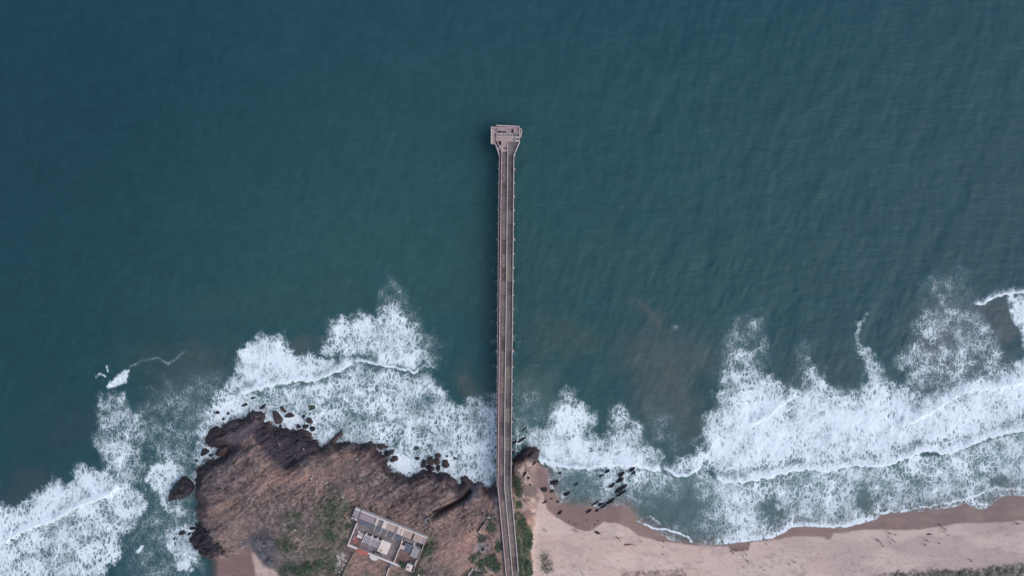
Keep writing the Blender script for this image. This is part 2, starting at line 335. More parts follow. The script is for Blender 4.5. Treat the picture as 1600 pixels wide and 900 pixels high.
DRY = [(822,738),(832,756),(848,770),(851,785),(855,797),(870,810),(890,820),(913,830),(927,827),(943,815),(960,817),(980,823),(997,837),(1030,845.5),(1067,851),(1092,853),(1127,853),(1139,854),(1143,861),(1155,863),(1170,860),(1173,848),(1190,846),(1215,842),(1240,839),(1257,838),(1275,838),(1288,840),(1293,844),(1299,842),(1302,833),(1325,831),(1355,828),(1390,828),(1425,828),(1450,826),(1474,822.5),(1500,818),(1530,817),(1565,815),(1600,814),(1700,806),(1900,782),(3000,690),(16000,-500),(16000,16000),(-2000,16000),(600,950),(780,900),(800,800)]
COVE = [(352,872),(362,866),(372,867),(382,856),(390,854),(396,864),(404,872),(412,884),(420,888),(432,894),(440,906),(450,1000),(430,1200),(250,1200),(290,1000),(330,930),(322,900),(325,876),(335,873)]
COVEDRY = [(391,855),(394,870),(398,886),(400,900),(404,930),(410,1200),(700,1200),(500,880),(420,860)]
BLD0 = W(564.8, 797.4, 13.2)
def bl(a, b):                       # building local px -> photo px
    return (564.8 + .926*a - .377*b, 797.4 + .377*a + .926*b)
CREV = [(678,801),(688,797),(697,793),(706,788),(716,783),(726,777),(734,768)]

def height(px, py):
    wx = (fbm(px/9, py/9, 3, 1)-.5)*5; wy = (fbm(px/9, py/9, 3, 2)-.5)*5
    d0 = -sdf(px + wx*0.45, py + wy*0.45, COAST)*S          # + inland, metres
    rb = ss(795, 842, px + (740-py)*0.0)                    # 0 headland .. 1 beach
    rb = np.where(py < 735, rb*ss(715, 735, py), rb)
    cove = pmask(px, py, COVE, 4)
    # headland
    hl = np.where(d0 > 0, 0.5 + 2.6*(1-np.exp(-np.maximum(d0,0)/2.6)) + 8.6*(1-np.exp(-np.maximum(d0,0)/17)), 0.35*d0)
    # the low dark ledge in the north and along the tip
    ledge = pmask(px, py, [(315,640),(420,630),(505,690),(497,704),(478,716),(463,724),(452,733),(430,728),(418,715),(395,700),(370,705),(345,722),(315,730)], 5)
    hl = hl*(1-0.42*ledge)
    k = ss(700, 778, px); hl = hl*(1-k) + np.minimum(hl, 7.2)*k
    k = ss(345, 300, px); hl = hl*(1-0.45*k)
    # rock strata relief
    a = R(-30 + 0); u = px*math.cos(a)+py*math.sin(a); v = -px*math.sin(a)+py*math.cos(a)
    u = u + wx*3; v = v + (fbm(px/55, py/55, 2, 5)-.5)*16
    fold = ridge(u/75, v/17, 3, 33)-.5; st = ridge(u/34, v/5.5, 4, 3) - .5; st2 = ridge(u/16, v/2.6, 3, 6) - .5; lump = fbm(px/22, py/22, 4, 8)-.5
    inl = ss(0, 3, d0)
    ck = (1-np.abs(2*vn(u/23, v/3.6, 301)-1)); ck = ss(.86, .98, ck)*ss(.45, .6, vn(u/15, v/12, 303)); ck2 = ss(.90, .99, 1-np.abs(2*vn(px/7+u/30, py/7, 305)-1))*ss(.5, .65, vn(px/30, py/30, 306))
    hl = hl - inl*(ck*1.3 + ck2*.9)*(1-.6*ss(20, 40, d0))
    hl = hl + inl*(fold*1.3 + st*0.5 + st2*0.30 + lump*2.0 + (fbm(px/5, py/5, 3, 310)-.5)*1.1)*(1-0.35*ss(25, 45, d0)) + ss(-1,0,d0)*(1-inl)*st2*1.2
    cr = smask(px, py, CREV, 2.6, 2.4); hl = hl*(1-cr*0.75); cr2 = blob(px, py, 731, 770, 11, 5, -55); hl = hl*(1-0.6*cr2)
    # beach
    be = np.where(d0 > 0, 0.075*d0 + 0.9*(1-np.exp(-d0/22)), 0.075*d0) + (fbm(px/60, py/30, 3, 12)-.5)*0.5*ss(4, 14, d0)
    be = np.minimum(be, 4.2 + 0.02*np.maximum(d0-45, 0))
    be = be + 1.6*blob(px, py, 812, 775, 12, 40) * ss(0, 5, d0)
    be = be + 2.2*ss(836, 822, px)*ss(2, 12, d0)*ss(740, 775, py)
    z = hl*(1-rb) + be*rb
    cv = np.clip(0.12 + (px-345)*S*0.085, -7, 2.6); m_ = (px > 280) & (px < 560) & (py > 800)
    dc = np.full(px.shape, 99.0); dc[m_] = np.maximum(sdf(px[m_], py[m_], COVE), 0)*S
    z = np.where((dc < 60) & (px > 345), np.minimum(z, np.maximum(cv, 0.6) + 0.62*dc + st2*.6*inl), z)
    z = z*(1-cove) + cv*cove
    z = np.where(d0 < 0, np.maximum(z, -7), z)
    # pier approach bench and building terrace
    road = pmask(px, py, [(771,770),(806,770),(820,900),(826,1100),(774,1100),(774,900)], 4)
    z = np.where(road > 0, z*(1-road) + np.minimum(np.maximum(z,7.3),7.4)*road, z)
    tb = pmask(px, py, [bl(-14,-3),bl(114,-3),bl(114,70),bl(-14,70)], 4); z = z*(1-tb) + 10.0*tb
    return z, d0, rb, cove

def axis(parts):
    out = []
    for a, b, st in parts: out.append(np.arange(a, b, st))
    out.append(np.array([parts[-1][1]])); return np.concatenate(out)
def geo_tail(a, sgn, n=16, f=1.55, st=3.0):
    out = []; x = a
    for i in range(n): x += sgn*st; st *= f; out.append(x)
    return np.array(out if sgn > 0 else out[::-1])
def grid_mesh(name, X, Y, Z, mat):
    ny, nx = X.shape; co = np.stack([X, Y, Z], -1).reshape(-1, 3).astype(np.float32)
    idx = np.arange(nx*ny).reshape(ny, nx)
    f = np.stack([idx[:-1,:-1], idx[1:,:-1], idx[1:,1:], idx[:-1,1:]], -1).reshape(-1, 4).astype(np.int32)
    me = bpy.data.meshes.new(name); me.vertices.add(len(co)); me.vertices.foreach_set('co', co.ravel())
    me.loops.add(f.size); me.loops.foreach_set('vertex_index', f.ravel())
    me.polygons.add(len(f)); me.polygons.foreach_set('loop_start', np.arange(0, f.size, 4, dtype=np.int32))
    me.update(calc_edges=True); me.materials.append(mat); me.shade_smooth()
    return me
def put_attr(me, name, arr):        # arr (n,3)
    a = me.attributes.new(name, 'FLOAT_COLOR', 'POINT'); c = np.ones((len(arr), 4), np.float32); c[:, :3] = arr
    a.data.foreach_set('color', c.ravel())

# ------------------------------------------------------------------ ground sheet
ax = np.concatenate([geo_tail(225, -1, 32, 1.3, 1.6), axis([(225, 1640, 1.25)]), geo_tail(1640, 1, 32, 1.3, 1.6)])
ay = np.concatenate([geo_tail(585, -1, 17), axis([(585, 960, 1.25)]), geo_tail(960, 1, 34, 1.28, 1.6)])
GX, GY = np.meshgrid(ax, ay)        # sea-level pixel coordinates of the vertices
WX = (GX-800)*S; WY = (450-GY)*S
sh = GX.shape; gx = GX.ravel(); gy = GY.ravel(); z = np.zeros_like(gx)
for it in range(3):                 # the pixel a raised vertex is seen at
    k = H/(H-np.clip(z, 0, 14)); px = 800+(gx-800)*k; py = 450+(gy-450)*k
    zn, d0, rb, cove = height(px, py); z = zn if it == 0 else 0.5*z+0.5*zn
GZ = z
def ground_colour(px, py, z, d0, rb, cove):
    n1 = fbm(px/14, py/14, 5, 20); n2 = fbm(px/45, py/45, 4, 25); n3 = fbm(px/3.5, py/3.5, 4, 31)
    a = R(-30); u = px*math.cos(a)+py*math.sin(a); v = -px*math.sin(a)+py*math.cos(a); v = v + (fbm(px/55, py/55, 2, 5)-.5)*16
    st = fbm(u/30, v/4.5, 5, 40, 0.6)
    wx = px + (fbm(px/10, py/10, 4, 50)-.5)*26; wy = py + (fbm(px/10, py/10, 4, 55)-.5)*26      # ragged
    mx_, my_ = px + (fbm(px/7, py/7, 3, 60)-.5)*7, py + (fbm(px/7, py/7, 3, 61)-.5)*7
    def mix(c, col, m): return c*(1-m[:,None]) + np.asarray(col)*m[:,None]
    c = np.zeros((len(px), 3)) + lin(120, 105, 102)
    sw = .25 + .75*np.maximum(pmask(mx_, my_, [(320,660),(520,690),(620,740),(780,760),(760,800),(640,790),(500,735),(380,790),(320,800)], 18), 0)
    c = mix(c, lin(144, 120, 112), ss(.46, .66, n2)*0.8)
    c = mix(c, lin(80, 71, 76), ss(.48, .62, st)*0.65*sw)
    c = mix(c, lin(140, 126, 122), ss(.50, .36, st)*0.35*sw)
    c = mix(c, lin(88, 82, 82), ss(.50, .62, n1)*0.6)
    c = mix(c, lin(150, 136, 133), ss(.56, .72, n3)*0.5); c = mix(c, lin(74, 67, 69), ss(.46, .32, n3)*0.55)
    # orange-pink soil
    for (cx, cy, rx, ry, an, s) in ((345,800,32,18,-20,.7),(425,745,40,14,-5,.5),(470,750,34,10,0,.45),(520,735,45,10,-15,.5),(548,775,10,14,0,.5),(600,795,30,6,15,.25),(745,845,20,22,0,.8),(700,855,30,30,0,.6),(760,770,10,25,0,.5),(560,880,18,22,10,.8),(590,890,20,10,0,.6),(540,710,26,10,10,.45),(680,775,30,12,15,.35),(705,800,16,7,-30,.6),(720,880,30,20,0,.6)):
        c = mix(c, lin(156, 126, 116), .9*s*np.minimum(blob(wx, wy, cx, cy, rx, ry, an)*1.3, 1))
    # greens (grass mats)
    G = np.zeros(len(px))
    for (cx, cy, rx, ry, an, s) in ((520,800,20,26,20,.75),(512,835,22,14,0,.8),(545,820,8,22,20,.6),(460,808,14,9,-15,.45),(445,850,18,10,10,.6),(470,890,36,10,5,.85),(520,885,22,14,0,.75),(430,855,12,8,0,.5),(500,865,30,12,0,.5),
            (670,855,9,20,15,.75),(650,890,12,8,0,.6),(600,900,50,6,0,.4),(560,720,12,4,-30,.3),(340,810,12,14,20,.2),(470,850,30,26,0,.3),(700,890,26,10,0,.3),(380,790,50,12,-10,.15)):
        G = np.maximum(G, s*np.minimum(blob(wx, wy, cx, cy, rx, ry, an)*1.35, 1))
    c = mix(c, lin(92, 98, 80), G*.9); c = mix(c, lin(70, 84, 68), np.clip(G-.35, 0, 1)*ss(.45, .62, n1)*1.3)
    # dark northern ledge and wet rock close to the water; painted shade in the crevice
    led = pmask(mx_, my_, [(410,655),(430,668),(470,670),(500,690),(502,704),(486,712),(470,722),(460,730),(447,735),(436,726),(424,718),(412,706),(400,690),(396,672)], 5)
    tip = pmask(mx_, my_, [(318,664),(345,662),(385,648),(400,638),(420,644),(414,660),(400,676),(380,692),(366,702),(350,716),(335,716),(350,700),(330,700),(318,692)], 5)
    c = mix(c, lin(88, 79, 88)*(0.8+0.4*st[:,None]), tip*0.85); c = mix(c, lin(60, 56, 66)*(0.6+0.8*n3[:,None]), led*0.93)
    c = mix(c, lin(58, 49, 56), pmask(mx_, my_, [(322,690),(328,668),(338,664),(346,676),(342,700),(328,702)], 4)*0.7)
    c = mix(c, lin(54, 47, 52), pmask(mx_, my_, [(347,694),(372,696),(380,700),(362,712),(346,722),(336,722)], 3)*0.8)
    hw = (1-rb)*(1-cove)
    c = mix(c, lin(54, 45, 50)*(0.75+0.5*n3[:,None]), ss(3.4, 1.0, d0 + (n1-.5)*11 + (st-.5)*6)*hw*0.92*(.55+.6*n1))
    for P_ in ([(560,694),(590,694),(607,726),(618,742),(600,738),(585,722),(575,706)], [(640,748),(662,734),(700,738),(712,752),(690,750),(664,745)], [(296,846),(312,820),(330,846),(345,852),(352,870),(330,864),(318,872)], [(720,744),(737,752),(738,768),(722,784),(712,784),(716,764)], [(770,766),(772,752),(776,752),(776,768)]):  # the outline at the crevice mouth is shadow painted into the colour
        c = mix(c, lin(64, 55, 60), pmask(mx_, my_, P_, 4)*0.85)
    c = mix(c, lin(56, 48, 54), pmask(px, py, [(800,722),(806,713),(820,702),(836,698),(843,705),(838,716),(822,718),(806,728),(800,736)], 2)*0.9)
    c = mix(c, lin(108, 106, 112), pmask(mx_, my_, [(739,757),(753,754),(751,768),(742,780),(728,788),(718,790),(732,776)], 3)*0.6)
    c = mix(c, lin(46, 42, 48), smask(px, py, CREV, 2.6, 1.8)*0.9)  # shade of the crevice painted into the ground colour
    c = mix(c, lin(74, 64, 68), ss(.45, .6, st)*pmask(mx_, my_, [(590,715),(700,745),(725,762),(700,790),(640,800),(600,780),(570,750),(560,700)], 12)*0.55)
    c = mix(c, lin(100, 98, 106), pmask(mx_, my_, [(372,850),(395,838),(425,838),(432,860),(440,884),(425,890),(408,880),(398,862),(380,856)], 5)*0.55)
    # beach side
    s = rb.copy(); s = np.maximum(s, cove)
    sand = np.zeros((len(px), 3)) + lin(196, 173, 163)
    sand = mix(sand, lin(172, 158, 154), ss(1080, 1500, px + (n2-.5)*300)*0.85)
    sand = mix(sand, lin(208, 190, 179), ss(.5, .7, fbm(px/80, py/25, 4, 70))*0.5); sand = mix(sand, lin(158, 142, 142), ss(.55, .75, fbm(px/22, py/9, 5, 71, .6))*0.35)
    sand = mix(sand, lin(120, 110, 108), ss(.60, .76, fbm(px/5, py/4, 4, 76, .6))*0.5*ss(840, 880, py)*ss(.42, .6, n2)); tr = np.abs(fbm(px/120, py/26, 4, 78)-.5); sand = mix(sand, lin(150, 134, 130), ss(.012, .003, tr)*.45); sand = mix(sand, lin(150, 134, 131), ss(.66, .72, vn(px/1.7, py/1.5, 79))*.22*ss(.4, .6, fbm(px/35, py/14, 3, 81)))
    # sparse beach creepers
    for (cx, cy, rx, ry, s_) in ((852,880,10,16,.6),(848,860,8,14,.4),(895,882,5,9,.45),(905,895,4,8,.5),(880,900,20,5,.45)):
        sand = mix(sand, lin(128, 126, 118), s_*np.minimum(blob(wx, wy, cx, cy, rx, ry)*1.3, 1)*ss(.42, .6, n3))
    veg = ss(0, 6, py - np.interp(px, [920,960,1060,1370,1400,1480,1520,1600], [902,894,891,897,893,889,888,879]) + (n1-.5)*16 + (n3-.5)*8)*ss(1340, 1400, px) + .45*blob(wx, wy, 1010, 897, 60, 7)*ss(.48,.6,n3)
    vs = np.interp(px, [940,1080,1200,1370,1420], [.5,.5,.3,.7,.9])
    sand = mix(sand, lin(110, 108, 102), veg*vs*ss(.35, .6, n3+0.15*ss(1370,1480,px)))
    wet = 1 - pmask(px + (n3-.5)*3, py + (n1-.5)*4, DRY, 1.6)
    wet = wet*ss(800, 826, px)
    covedry = pmask(px + (n1-.5)*5, py, COVEDRY, 3.5); wet = np.where(cove > .3, 1-covedry, wet)
    wc = np.zeros((len(px), 3)) + lin(128, 106, 102); wc = mix(wc, lin(112, 95, 96), ss(1250, 1500, px)*0.8); wc = mix(wc, lin(140, 117, 110), ss(.5, .7, fbm(px/18, py/7, 4, 80))*0.5)
    wc = mix(wc, lin(116, 96, 94), pmask(px, py, [(826,733),(845,735),(857,750),(857,762),(842,764),(831,758)], 3)*0.7)
    sand = mix(sand, wc, wet)
    c = mix(c, sand, s)
    # rocky rubble between pier and beach
    rr = pmask(mx_, my_, [(802,726),(822,722),(842,722),(834,738),(830,752),(846,768),(844,784),(838,800),(834,830),(800,812)], 4)
    rc = np.zeros((len(px), 3)) + lin(150, 128, 120); rc = mix(rc, lin(92, 80, 80), ss(.48, .62, n1)); rc = mix(rc, lin(192, 170, 160), ss(.55, .7, fbm(px/8, py/8, 4, 90))*0.8)
    c = mix(c, rc, rr*0.85)
    c = mix(c, lin(172, 126, 110), blob(px, py, 826, 812, 8, 10)*0.5)
    gs = pmask(mx_, my_, [(802,742),(809,745),(813,765),(816,778),(808,776),(803,762)], 2); gs = np.maximum(gs, pmask(mx_, my_, [(803,779),(812,782),(816,792),(806,795)], 2))
    gs = np.maximum(gs, pmask(mx_, my_, [(804,799),(811,798),(818,812),(829,822),(831,842),(828,860),(831,878),(829,910),(812,910),(808,880)], 3))
    c = mix(c, lin(74, 84, 66), gs*0.85); c = mix(c, lin(52, 76, 58), gs*ss(.4, .6, n1)*0.8); c = mix(c, lin(122, 108, 92), gs*ss(.55, .7, fbm(px/12, py/12, 3, 97))*0.7)
    # allotment, paths and plots west of the pier
    c = mix(c, lin(62, 84, 60), pmask(px, py, [(764,815),(776,821),(772,831),(764,832),(759,826)], 1)*0.95)
    c = mix(c, lin(84, 88, 72), pmask(mx_, my_, [(736,868),(748,860),(752,872),(760,866),(774,866),(780,884),(776,894),(760,894),(744,888)], 2)*0.7)
    c = mix(c, lin(138, 134, 142), np.minimum(1, blob(mx_, my_, 754, 856, 9, 7)*1.4)*0.9)
    c = mix(c, lin(84, 90, 74), pmask(mx_, my_, [(745,835),(760,838),(758,848),(748,846)], 2)*0.6); c = mix(c, lin(84, 90, 80), pmask(mx_, my_, [(774,846),(784,844),(786,858),(776,864)], 2)*0.7)
    c = mix(c, lin(80, 88, 72), blob(px, py, 768, 808, 6, 5)*0.7)
    for P_, w_ in (([(744,832),(756,832),(766,836),(771,846),(772,856),(776,864),(778,878)], 1.2), ([(766,810),(763,800),(768,788),(771,774)], 1.0), ([(757,884),(764,892),(772,898)], 1.3), ([(540,806),(546,816),(543,830),(545,850)], 1.3), ([(778,820),(781,850),(784,900)], 1.6), ([(802,745),(800,758),(802,772),(808,780),(818,786)], .9), ([(804,795),(812,798)], .9)):
        c = mix(c, lin(166, 138, 122), smask(mx_*.4+px*.6, my_*.4+py*.6, P_, w_, .8)*0.8)
    c = mix(c, lin(54, 60, 58), pmask(mx_, my_, [(720,895),(736,888),(750,892),(760,900),(758,920),(718,920)], 2)*0.7)
    # bare yard apron round the buildings
    c = mix(c, lin(96, 88, 80), pmask(mx_, my_, [bl(-14,-2),bl(0,-2),bl(0,20),bl(-12,20)], 2)*0.4)
    grain = 0.46 - 0.33*s; grain = grain + 0.12*rr; wetn = np.maximum(wet*s, ss(3, .5, d0)*hw)
    return np.clip(c, .004, .95), np.stack([grain, wetn, 0*wetn], -1)
gc, gr = ground_colour(px, py, z, d0, rb, cove)
me = grid_mesh('ground', WX, WY, z.reshape(sh), M['ground']); put_attr(me, 'gcol', gc*.93); put_attr(me, 'grough', gr)
tag(link_mesh('ground', me), kind='structure')
_gz = z.reshape(sh)
def ground_z(px_, py_):             # terrain height under a photograph pixel
    i = int(np.clip(np.searchsorted(ax, 800+(px_-800)*0.985), 1, len(ax)-1)); j = int(np.clip(np.searchsorted(ay, 450+(py_-450)*0.985), 1, len(ay)-1))
    for _ in range(2):
        zz = float(_gz[j, i]); k = (H-max(zz,0))/H
        i = int(np.clip(np.searchsorted(ax, 800+(px_-800)*k), 1, len(ax)-1)); j = int(np.clip(np.searchsorted(ay, 450+(py_-450)*k), 1, len(ay)-1))
    return float(_gz[j, i])
def G(px_, py_, dz=0.0): return W(px_, py_, ground_z(px_, py_)+dz)

# ------------------------------------------------------------------ sea sheet
sx = np.concatenate([geo_tail(-10, -1, 17), axis([(-10, 1612, 1.6)]), geo_tail(1612, 1, 17)])
sy = np.concatenate([geo_tail(-10, -1, 17), axis([(-10, 400, 5)]), axis([(405, 906, 1.6)]), geo_tail(907, 1, 32, 1.3, 2.0)])
SX, SY = np.meshgrid(sx, sy); shp = SX.shape; x = SX.ravel(); y = SY.ravel()
def sea_fields(x, y):
    nA = fbm(x/26, y/26, 4, 101); nB = fbm(x/9, y/9, 4, 105); nC = fbm(x/3.2, y/3.2, 3, 108)
    rx = x + (nA-.5)*18 + (nB-.5)*18 + (nC-.5)*7; ry = y + (fbm(x/26, y/26, 4, 111)-.5)*18 + (fbm(x/9, y/9, 4, 115)-.5)*20 + (nC-.5)*6   # ragged
    mx_ = x + (nB-.5)*4; my_ = y + (fbm(x/9, y/9, 3, 118)-.5)*4
    F = np.zeros(len(x)); SMR = np.zeros(len(x)); Z = np.zeros(len(x))
    def add(v): np.maximum(F, v, out=F)
    def poly(P_, v, f=5, rag=True): add(v*pmask(rx if rag else mx_, ry if rag else my_, P_, f*1.7))
    def polyr(P_, v, depth=26, f=7, lo=.52):
        m = pmask(rx, ry, P_, f); s_ = m > 0; r_ = np.zeros(len(x)); r_[s_] = ss(0, depth, -sdf(rx[s_], ry[s_], P_)); add(m*v*(lo+(1-lo)*r_))
    # --- A: left-hand wave
    polyr([(0,786),(24,792),(48,774),(80,750),(108,754),(116,728),(132,726),(160,734),(176,730),(192,742),(194,760),(160,782),(136,788),(104,806),(76,818),(40,830),(0,852),(-60,880),(-60,800)], .76, 22, 6, .62)
    poly([(0,848),(40,826),(76,814),(104,802),(136,784),(160,778),(190,756),(205,752),(226,770),(226,796),(218,816),(196,840),(192,868),(172,884),(164,905),(140,980),(-60,1000),(-60,880)], .56, 5)
    poly([(158,620),(180,606),(196,620),(216,648),(230,680),(224,700),(220,728),(224,764),(226,796),(200,800),(188,756),(160,734),(154,708),(148,680),(158,668),(156,644)], .40, 6)
    poly([(166,690),(186,680),(206,690),(212,720),(204,744),(180,744),(164,724)], .52, 8)
    poly([(195,845),(182,860),(178,880),(196,870)], .3, 5)
    add(.85*pmask(x+(nB-.5)*9+(nC-.5)*5, y+(nA-.5)*8+(nC-.5)*4, [(166,606),(172,596),(180,588),(190,581),(202,578),(203,588),(196,596),(184,604),(172,609)], 3))
    for P_, w_, v in (([(150,590),(156,584),(164,588)],1.6,.45),([(166,572),(168,580)],1.5,.45),([(204,572),(222,564),(248,560),(262,568),(276,560),(290,548)],2.0,.24),([(215,862),(222,854)],2.4,.9),([(230,640),(246,650),(262,664)],8,.22),([(236,652),(262,668)],5,.3)):
        add(v*smask(mx_, my_, P_, w_, w_*.8))
    poly([(230,728),(248,718),(276,720),(292,736),(270,758),(262,784),(278,804),(264,802),(244,776),(226,750)], .62, 6)
    poly([(262,824),(284,816),(306,820),(316,840),(322,866),(304,886),(294,900),(276,898),(272,870),(258,846)], .56, 6)
    poly([(276,878),(300,872),(300,894),(280,900)], .8, 4); poly([(300,735),(312,745),(306,770),(298,762)], .5, 4)
    poly([(205,640),(300,590),(330,620),(312,680),(306,760),(312,830),(318,890),(290,920),(200,920),(196,870),(226,800),(232,720),(216,680)], .24, 14)
    poly([(240,700),(300,690),(308,740),(300,800),(320,850),(260,850),(262,800),(232,760)], .34, 12)
    poly([(258,600),(330,588),(340,640),(300,690),(262,660)], .24, 12)
    # --- B: surf north of the headland
    polyr([(366,552),(384,540),(404,528),(411,516),(420,529),(435,518),(448,526),(453,544),(468,550),(492,550),(510,558),(534,563),(556,563),(556,568),(528,582),(492,597),(462,597),(432,603),(399,612),(366,620),(354,604),(366,574)], .80, 24, 6, .58)
    polyr([(507,516),(512,500),(531,491),(564,486),(579,500),(592,484),(600,474),(612,462),(624,466),(640,486),(652,500),(664,522),(676,545),(680,566),(660,580),(620,574),(590,571),(556,564),(510,558),(500,540)], .60, 20, 8, .50)
    poly([(520,500),(564,492),(600,500),(632,510),(640,540),(600,540),(540,528)], .64, 8)
    poly([(594,458),(610,434),(626,456),(648,486),(668,514),(684,545),(688,566),(680,590),(664,560),(640,510),(610,490),(598,478)], .27, 9)
    poly([(356,598),(366,616),(399,612),(432,603),(462,597),(492,597),(528,582),(556,568),(590,573),(630,580),(656,582),(680,586),(682,606),(694,610),(704,622),(722,636),(740,622),(772,618),(784,640),(790,760),(720,790),(600,760),(520,710),(420,700),(330,740),(296,720),(300,670),(314,648),(334,622)], .53, 6)
    poly([(600,720),(640,700),(700,700),(776,660),(784,770),(700,770),(620,750)], .64, 12); poly([(420,652),(455,640),(470,656),(452,672),(430,668)], .97, 5); poly([(490,650),(505,690),(540,690),(525,670)], .72, 8); poly([(606,700),(640,712),(656,730),(640,748),(608,735)], .92, 6)
    poly([(358,606),(330,640),(318,670),(340,664),(380,650),(395,628)], .75, 8); poly([(330,690),(300,700),(310,730),(330,716),(352,700)], .72, 6)
    poly([(314,600),(344,588),(356,600),(330,630),(300,660),(296,640)], .22, 10)
    for cx, cy, rr_ in ((560,640,26),(600,606,14),(545,662,20),(660,640,18),(520,630,14)): F[:] = F*(1-0.22*blob(rx, ry, cx, cy, rr_, rr_*.7))
    # --- C: patch east of the pier
    polyr([(796,662),(820,668),(837,662),(852,650),(857,632),(872,620),(884,604),(897,612),(910,630),(930,638),(936,657),(928,672),(940,682),(953,666),(956,643),(972,630),(981,650),(1000,662),(1012,680),(1022,702),(1038,714),(1032,738),(1010,734),(973,729),(920,734),(857,728),(838,716),(820,704),(800,720)], .74, 34, 7, .50)
    poly([(840,690),(880,680),(930,700),(1000,705),(1030,735),(860,730)], .80, 8)
    poly([(798,596),(830,600),(850,626),(840,660),(796,664)], .19, 10); poly([(800,640),(830,650),(830,680),(798,690)], .34, 8)
    poly([(1008,632),(1030,630),(1054,660),(1066,700),(1040,712),(1020,690)], .19, 10)
    # --- D: main surf
    polyr([(1040,722),(1060,711),(1077,705),(1097,682),(1100,650),(1117,632),(1120,616),(1128,584),(1140,570),(1160,576),(1200,578),(1217,592),(1227,614),(1243,606),(1250,592),(1262,572),(1280,570),(1290,588),(1307,606),(1327,612),(1343,602),(1352,584),(1362,566),(1376,566),(1390,587),(1403,600),(1440,610),(1500,600),(1550,580),(1600,548),(1700,520),(1700,640),(1600,674),(1547,685),(1509,700),(1470,711),(1456,705),(1428,712),(1390,729),(1330,729),(1285,738),(1264,734),(1208,745),(1159,755),(1120,750),(1096,730),(1085,740),(1061,747),(1036,740)], .74, 40, 8, .60)
    poly([(1130,523),(1143,494),(1170,490),(1188,494),(1200,523),(1204,560),(1200,580),(1140,576),(1130,560)], .26, 9); poly([(1140,550),(1160,535),(1180,548),(1192,580),(1130,585)], .42, 9)
    poly([(1244,543),(1254,528),(1262,552),(1272,580),(1248,580)], .30, 7); add(.36*smask(rx, ry, [(1352,497),(1344,517),(1341,538),(1352,552),(1362,572)], 4, 3)); poly([(1338,540),(1354,545),(1378,570),(1350,590)], .6, 5)
    poly([(1403,600),(1413,587),(1403,560),(1417,540),(1423,523),(1430,503),(1443,487),(1480,476),(1530,480),(1550,510),(1566,533),(1572,560),(1550,590),(1500,606),(1450,616)], .37, 9)
    poly([(1440,450),(1460,425),(1487,430),(1498,414),(1508,437),(1520,462),(1524,478),(1460,490),(1440,480)], .24, 9); poly([(1570,462),(1604,456),(1700,440),(1700,520),(1604,540),(1590,510),(1578,490)], .66, 5)
    poly([(1455,450),(1484,448),(1500,470),(1460,478)], .36, 9)
    for cx, cy, rr_ in ((1480,545,16),(1510,520,12),(1450,540,10),(1420,605,8)): F[:] = F*(1-0.25*blob(rx, ry, cx, cy, rr_, rr_))
    F[:] = F*(1-0.85*pmask(mx_, my_, [(1532,480),(1558,466),(1570,467),(1577,490),(1587,513),(1596,527),(1597,550),(1580,560),(1570,552),(1567,533),(1550,510)], 4))
    for cx, cy, a_, b_, v in ((1180,690,50,30,.12),(1330,670,70,30,.10),(1500,660,60,20,.10),(1090,715,26,14,.12)): F[:] = np.where(F > .5, F + v*blob(rx, ry, cx, cy, a_, b_), F)
    # --- F: lace between the last bore and the beach
    low = pmask(mx_, my_, [(845,728),(920,734),(1010,734),(1036,740),(1061,747),(1096,732),(1120,750),(1159,755),(1208,745),(1264,734),(1330,729),(1390,729),(1428,712),(1470,711),(1509,700),(1547,685),(1600,674),(1700,640),(1700,800),(1600,790),(1500,800),(1300,840),(1120,862),(1050,850),(1000,826),(960,800),(870,790),(840,740)], 3)
    dens = np.interp(x, [845,900,930,1000,1050,1090,1120,1200,1260,1320,1400,1470,1600,1700], [.40,.30,.42,.42,.34,.38,.50,.46,.46,.46,.44,.50,.50,.5])
    dens = dens + .16*(fbm(x/30, y/60, 3, 130)-.5)*2
    for cx, cy, a_, b_, v in ((1070,790,40,34,.75),(1030,805,34,18,.8),(1203,798,16,18,.75),(1352,780,20,18,.75),(1555,750,14,9,.7),(1225,750,30,10,.35),(925,765,20,20,.4),(1100,835,26,10,.45),(1000,775,10,20,.3),(1440,745,22,20,.25),(1000,752,14,18,-.35),(1150,790,20,30,-.35),(1300,780,10,22,-.35),(1490,745,26,26,-.25),(955,765,26,20,-.25),(1150,838,24,12,-.5)):
        dens = dens*(1-v*np.minimum(1, 1.2*blob(rx, ry, cx, cy, a_, b_)))
    add(dens*low)
    add(.62*smask(mx_, my_, [(1299,806),(1304,785),(1318,758),(1334,735)], 4, 3.5))
    # --- crests: y(x) lines, the sharp foot faces the shore
    jag = (vn(x/5.0, x*0+3, 140)-.5)*4.5 + (vn(x/1.9, x*0+7, 141)-.5)*2.0
    def crest(P_, wd, h, s=1.0, endf=8, smear=1.0, jg=1.0):
        xs = [p[0] for p in P_]; ys = [p[1] for p in P_]
        yc = np.interp(x, xs, ys); s_ = yc - y + jag*jg
        e = ss(xs[0]-1, xs[0]+endf, x)*ss(xs[-1]+1, xs[-1]-endf, x)
        if xs[-1] >= 1600: e = ss(xs[0]-1, xs[0]+endf, x)
        if xs[0] <= 0: e = ss(xs[-1]+1, xs[-1]-endf, x)
        up = np.exp(-np.maximum(s_, 0)/wd)*ss(-1.2, .6, s_)*e
        add(np.minimum(1, 1.15*s*up)); np.maximum(SMR, smear*s*np.exp(-(np.maximum(s_, 0)/(wd*.7))**2)*ss(-1.2, .6, s_)*e, out=SMR)
        np.maximum(SMR, min(1, s*1.25)*np.exp(-(np.maximum(s_, 0)/2.2)**2)*ss(-1.2, .6, s_)*e*(.55+.6*vn(x/7, x*0, 143)), out=SMR)
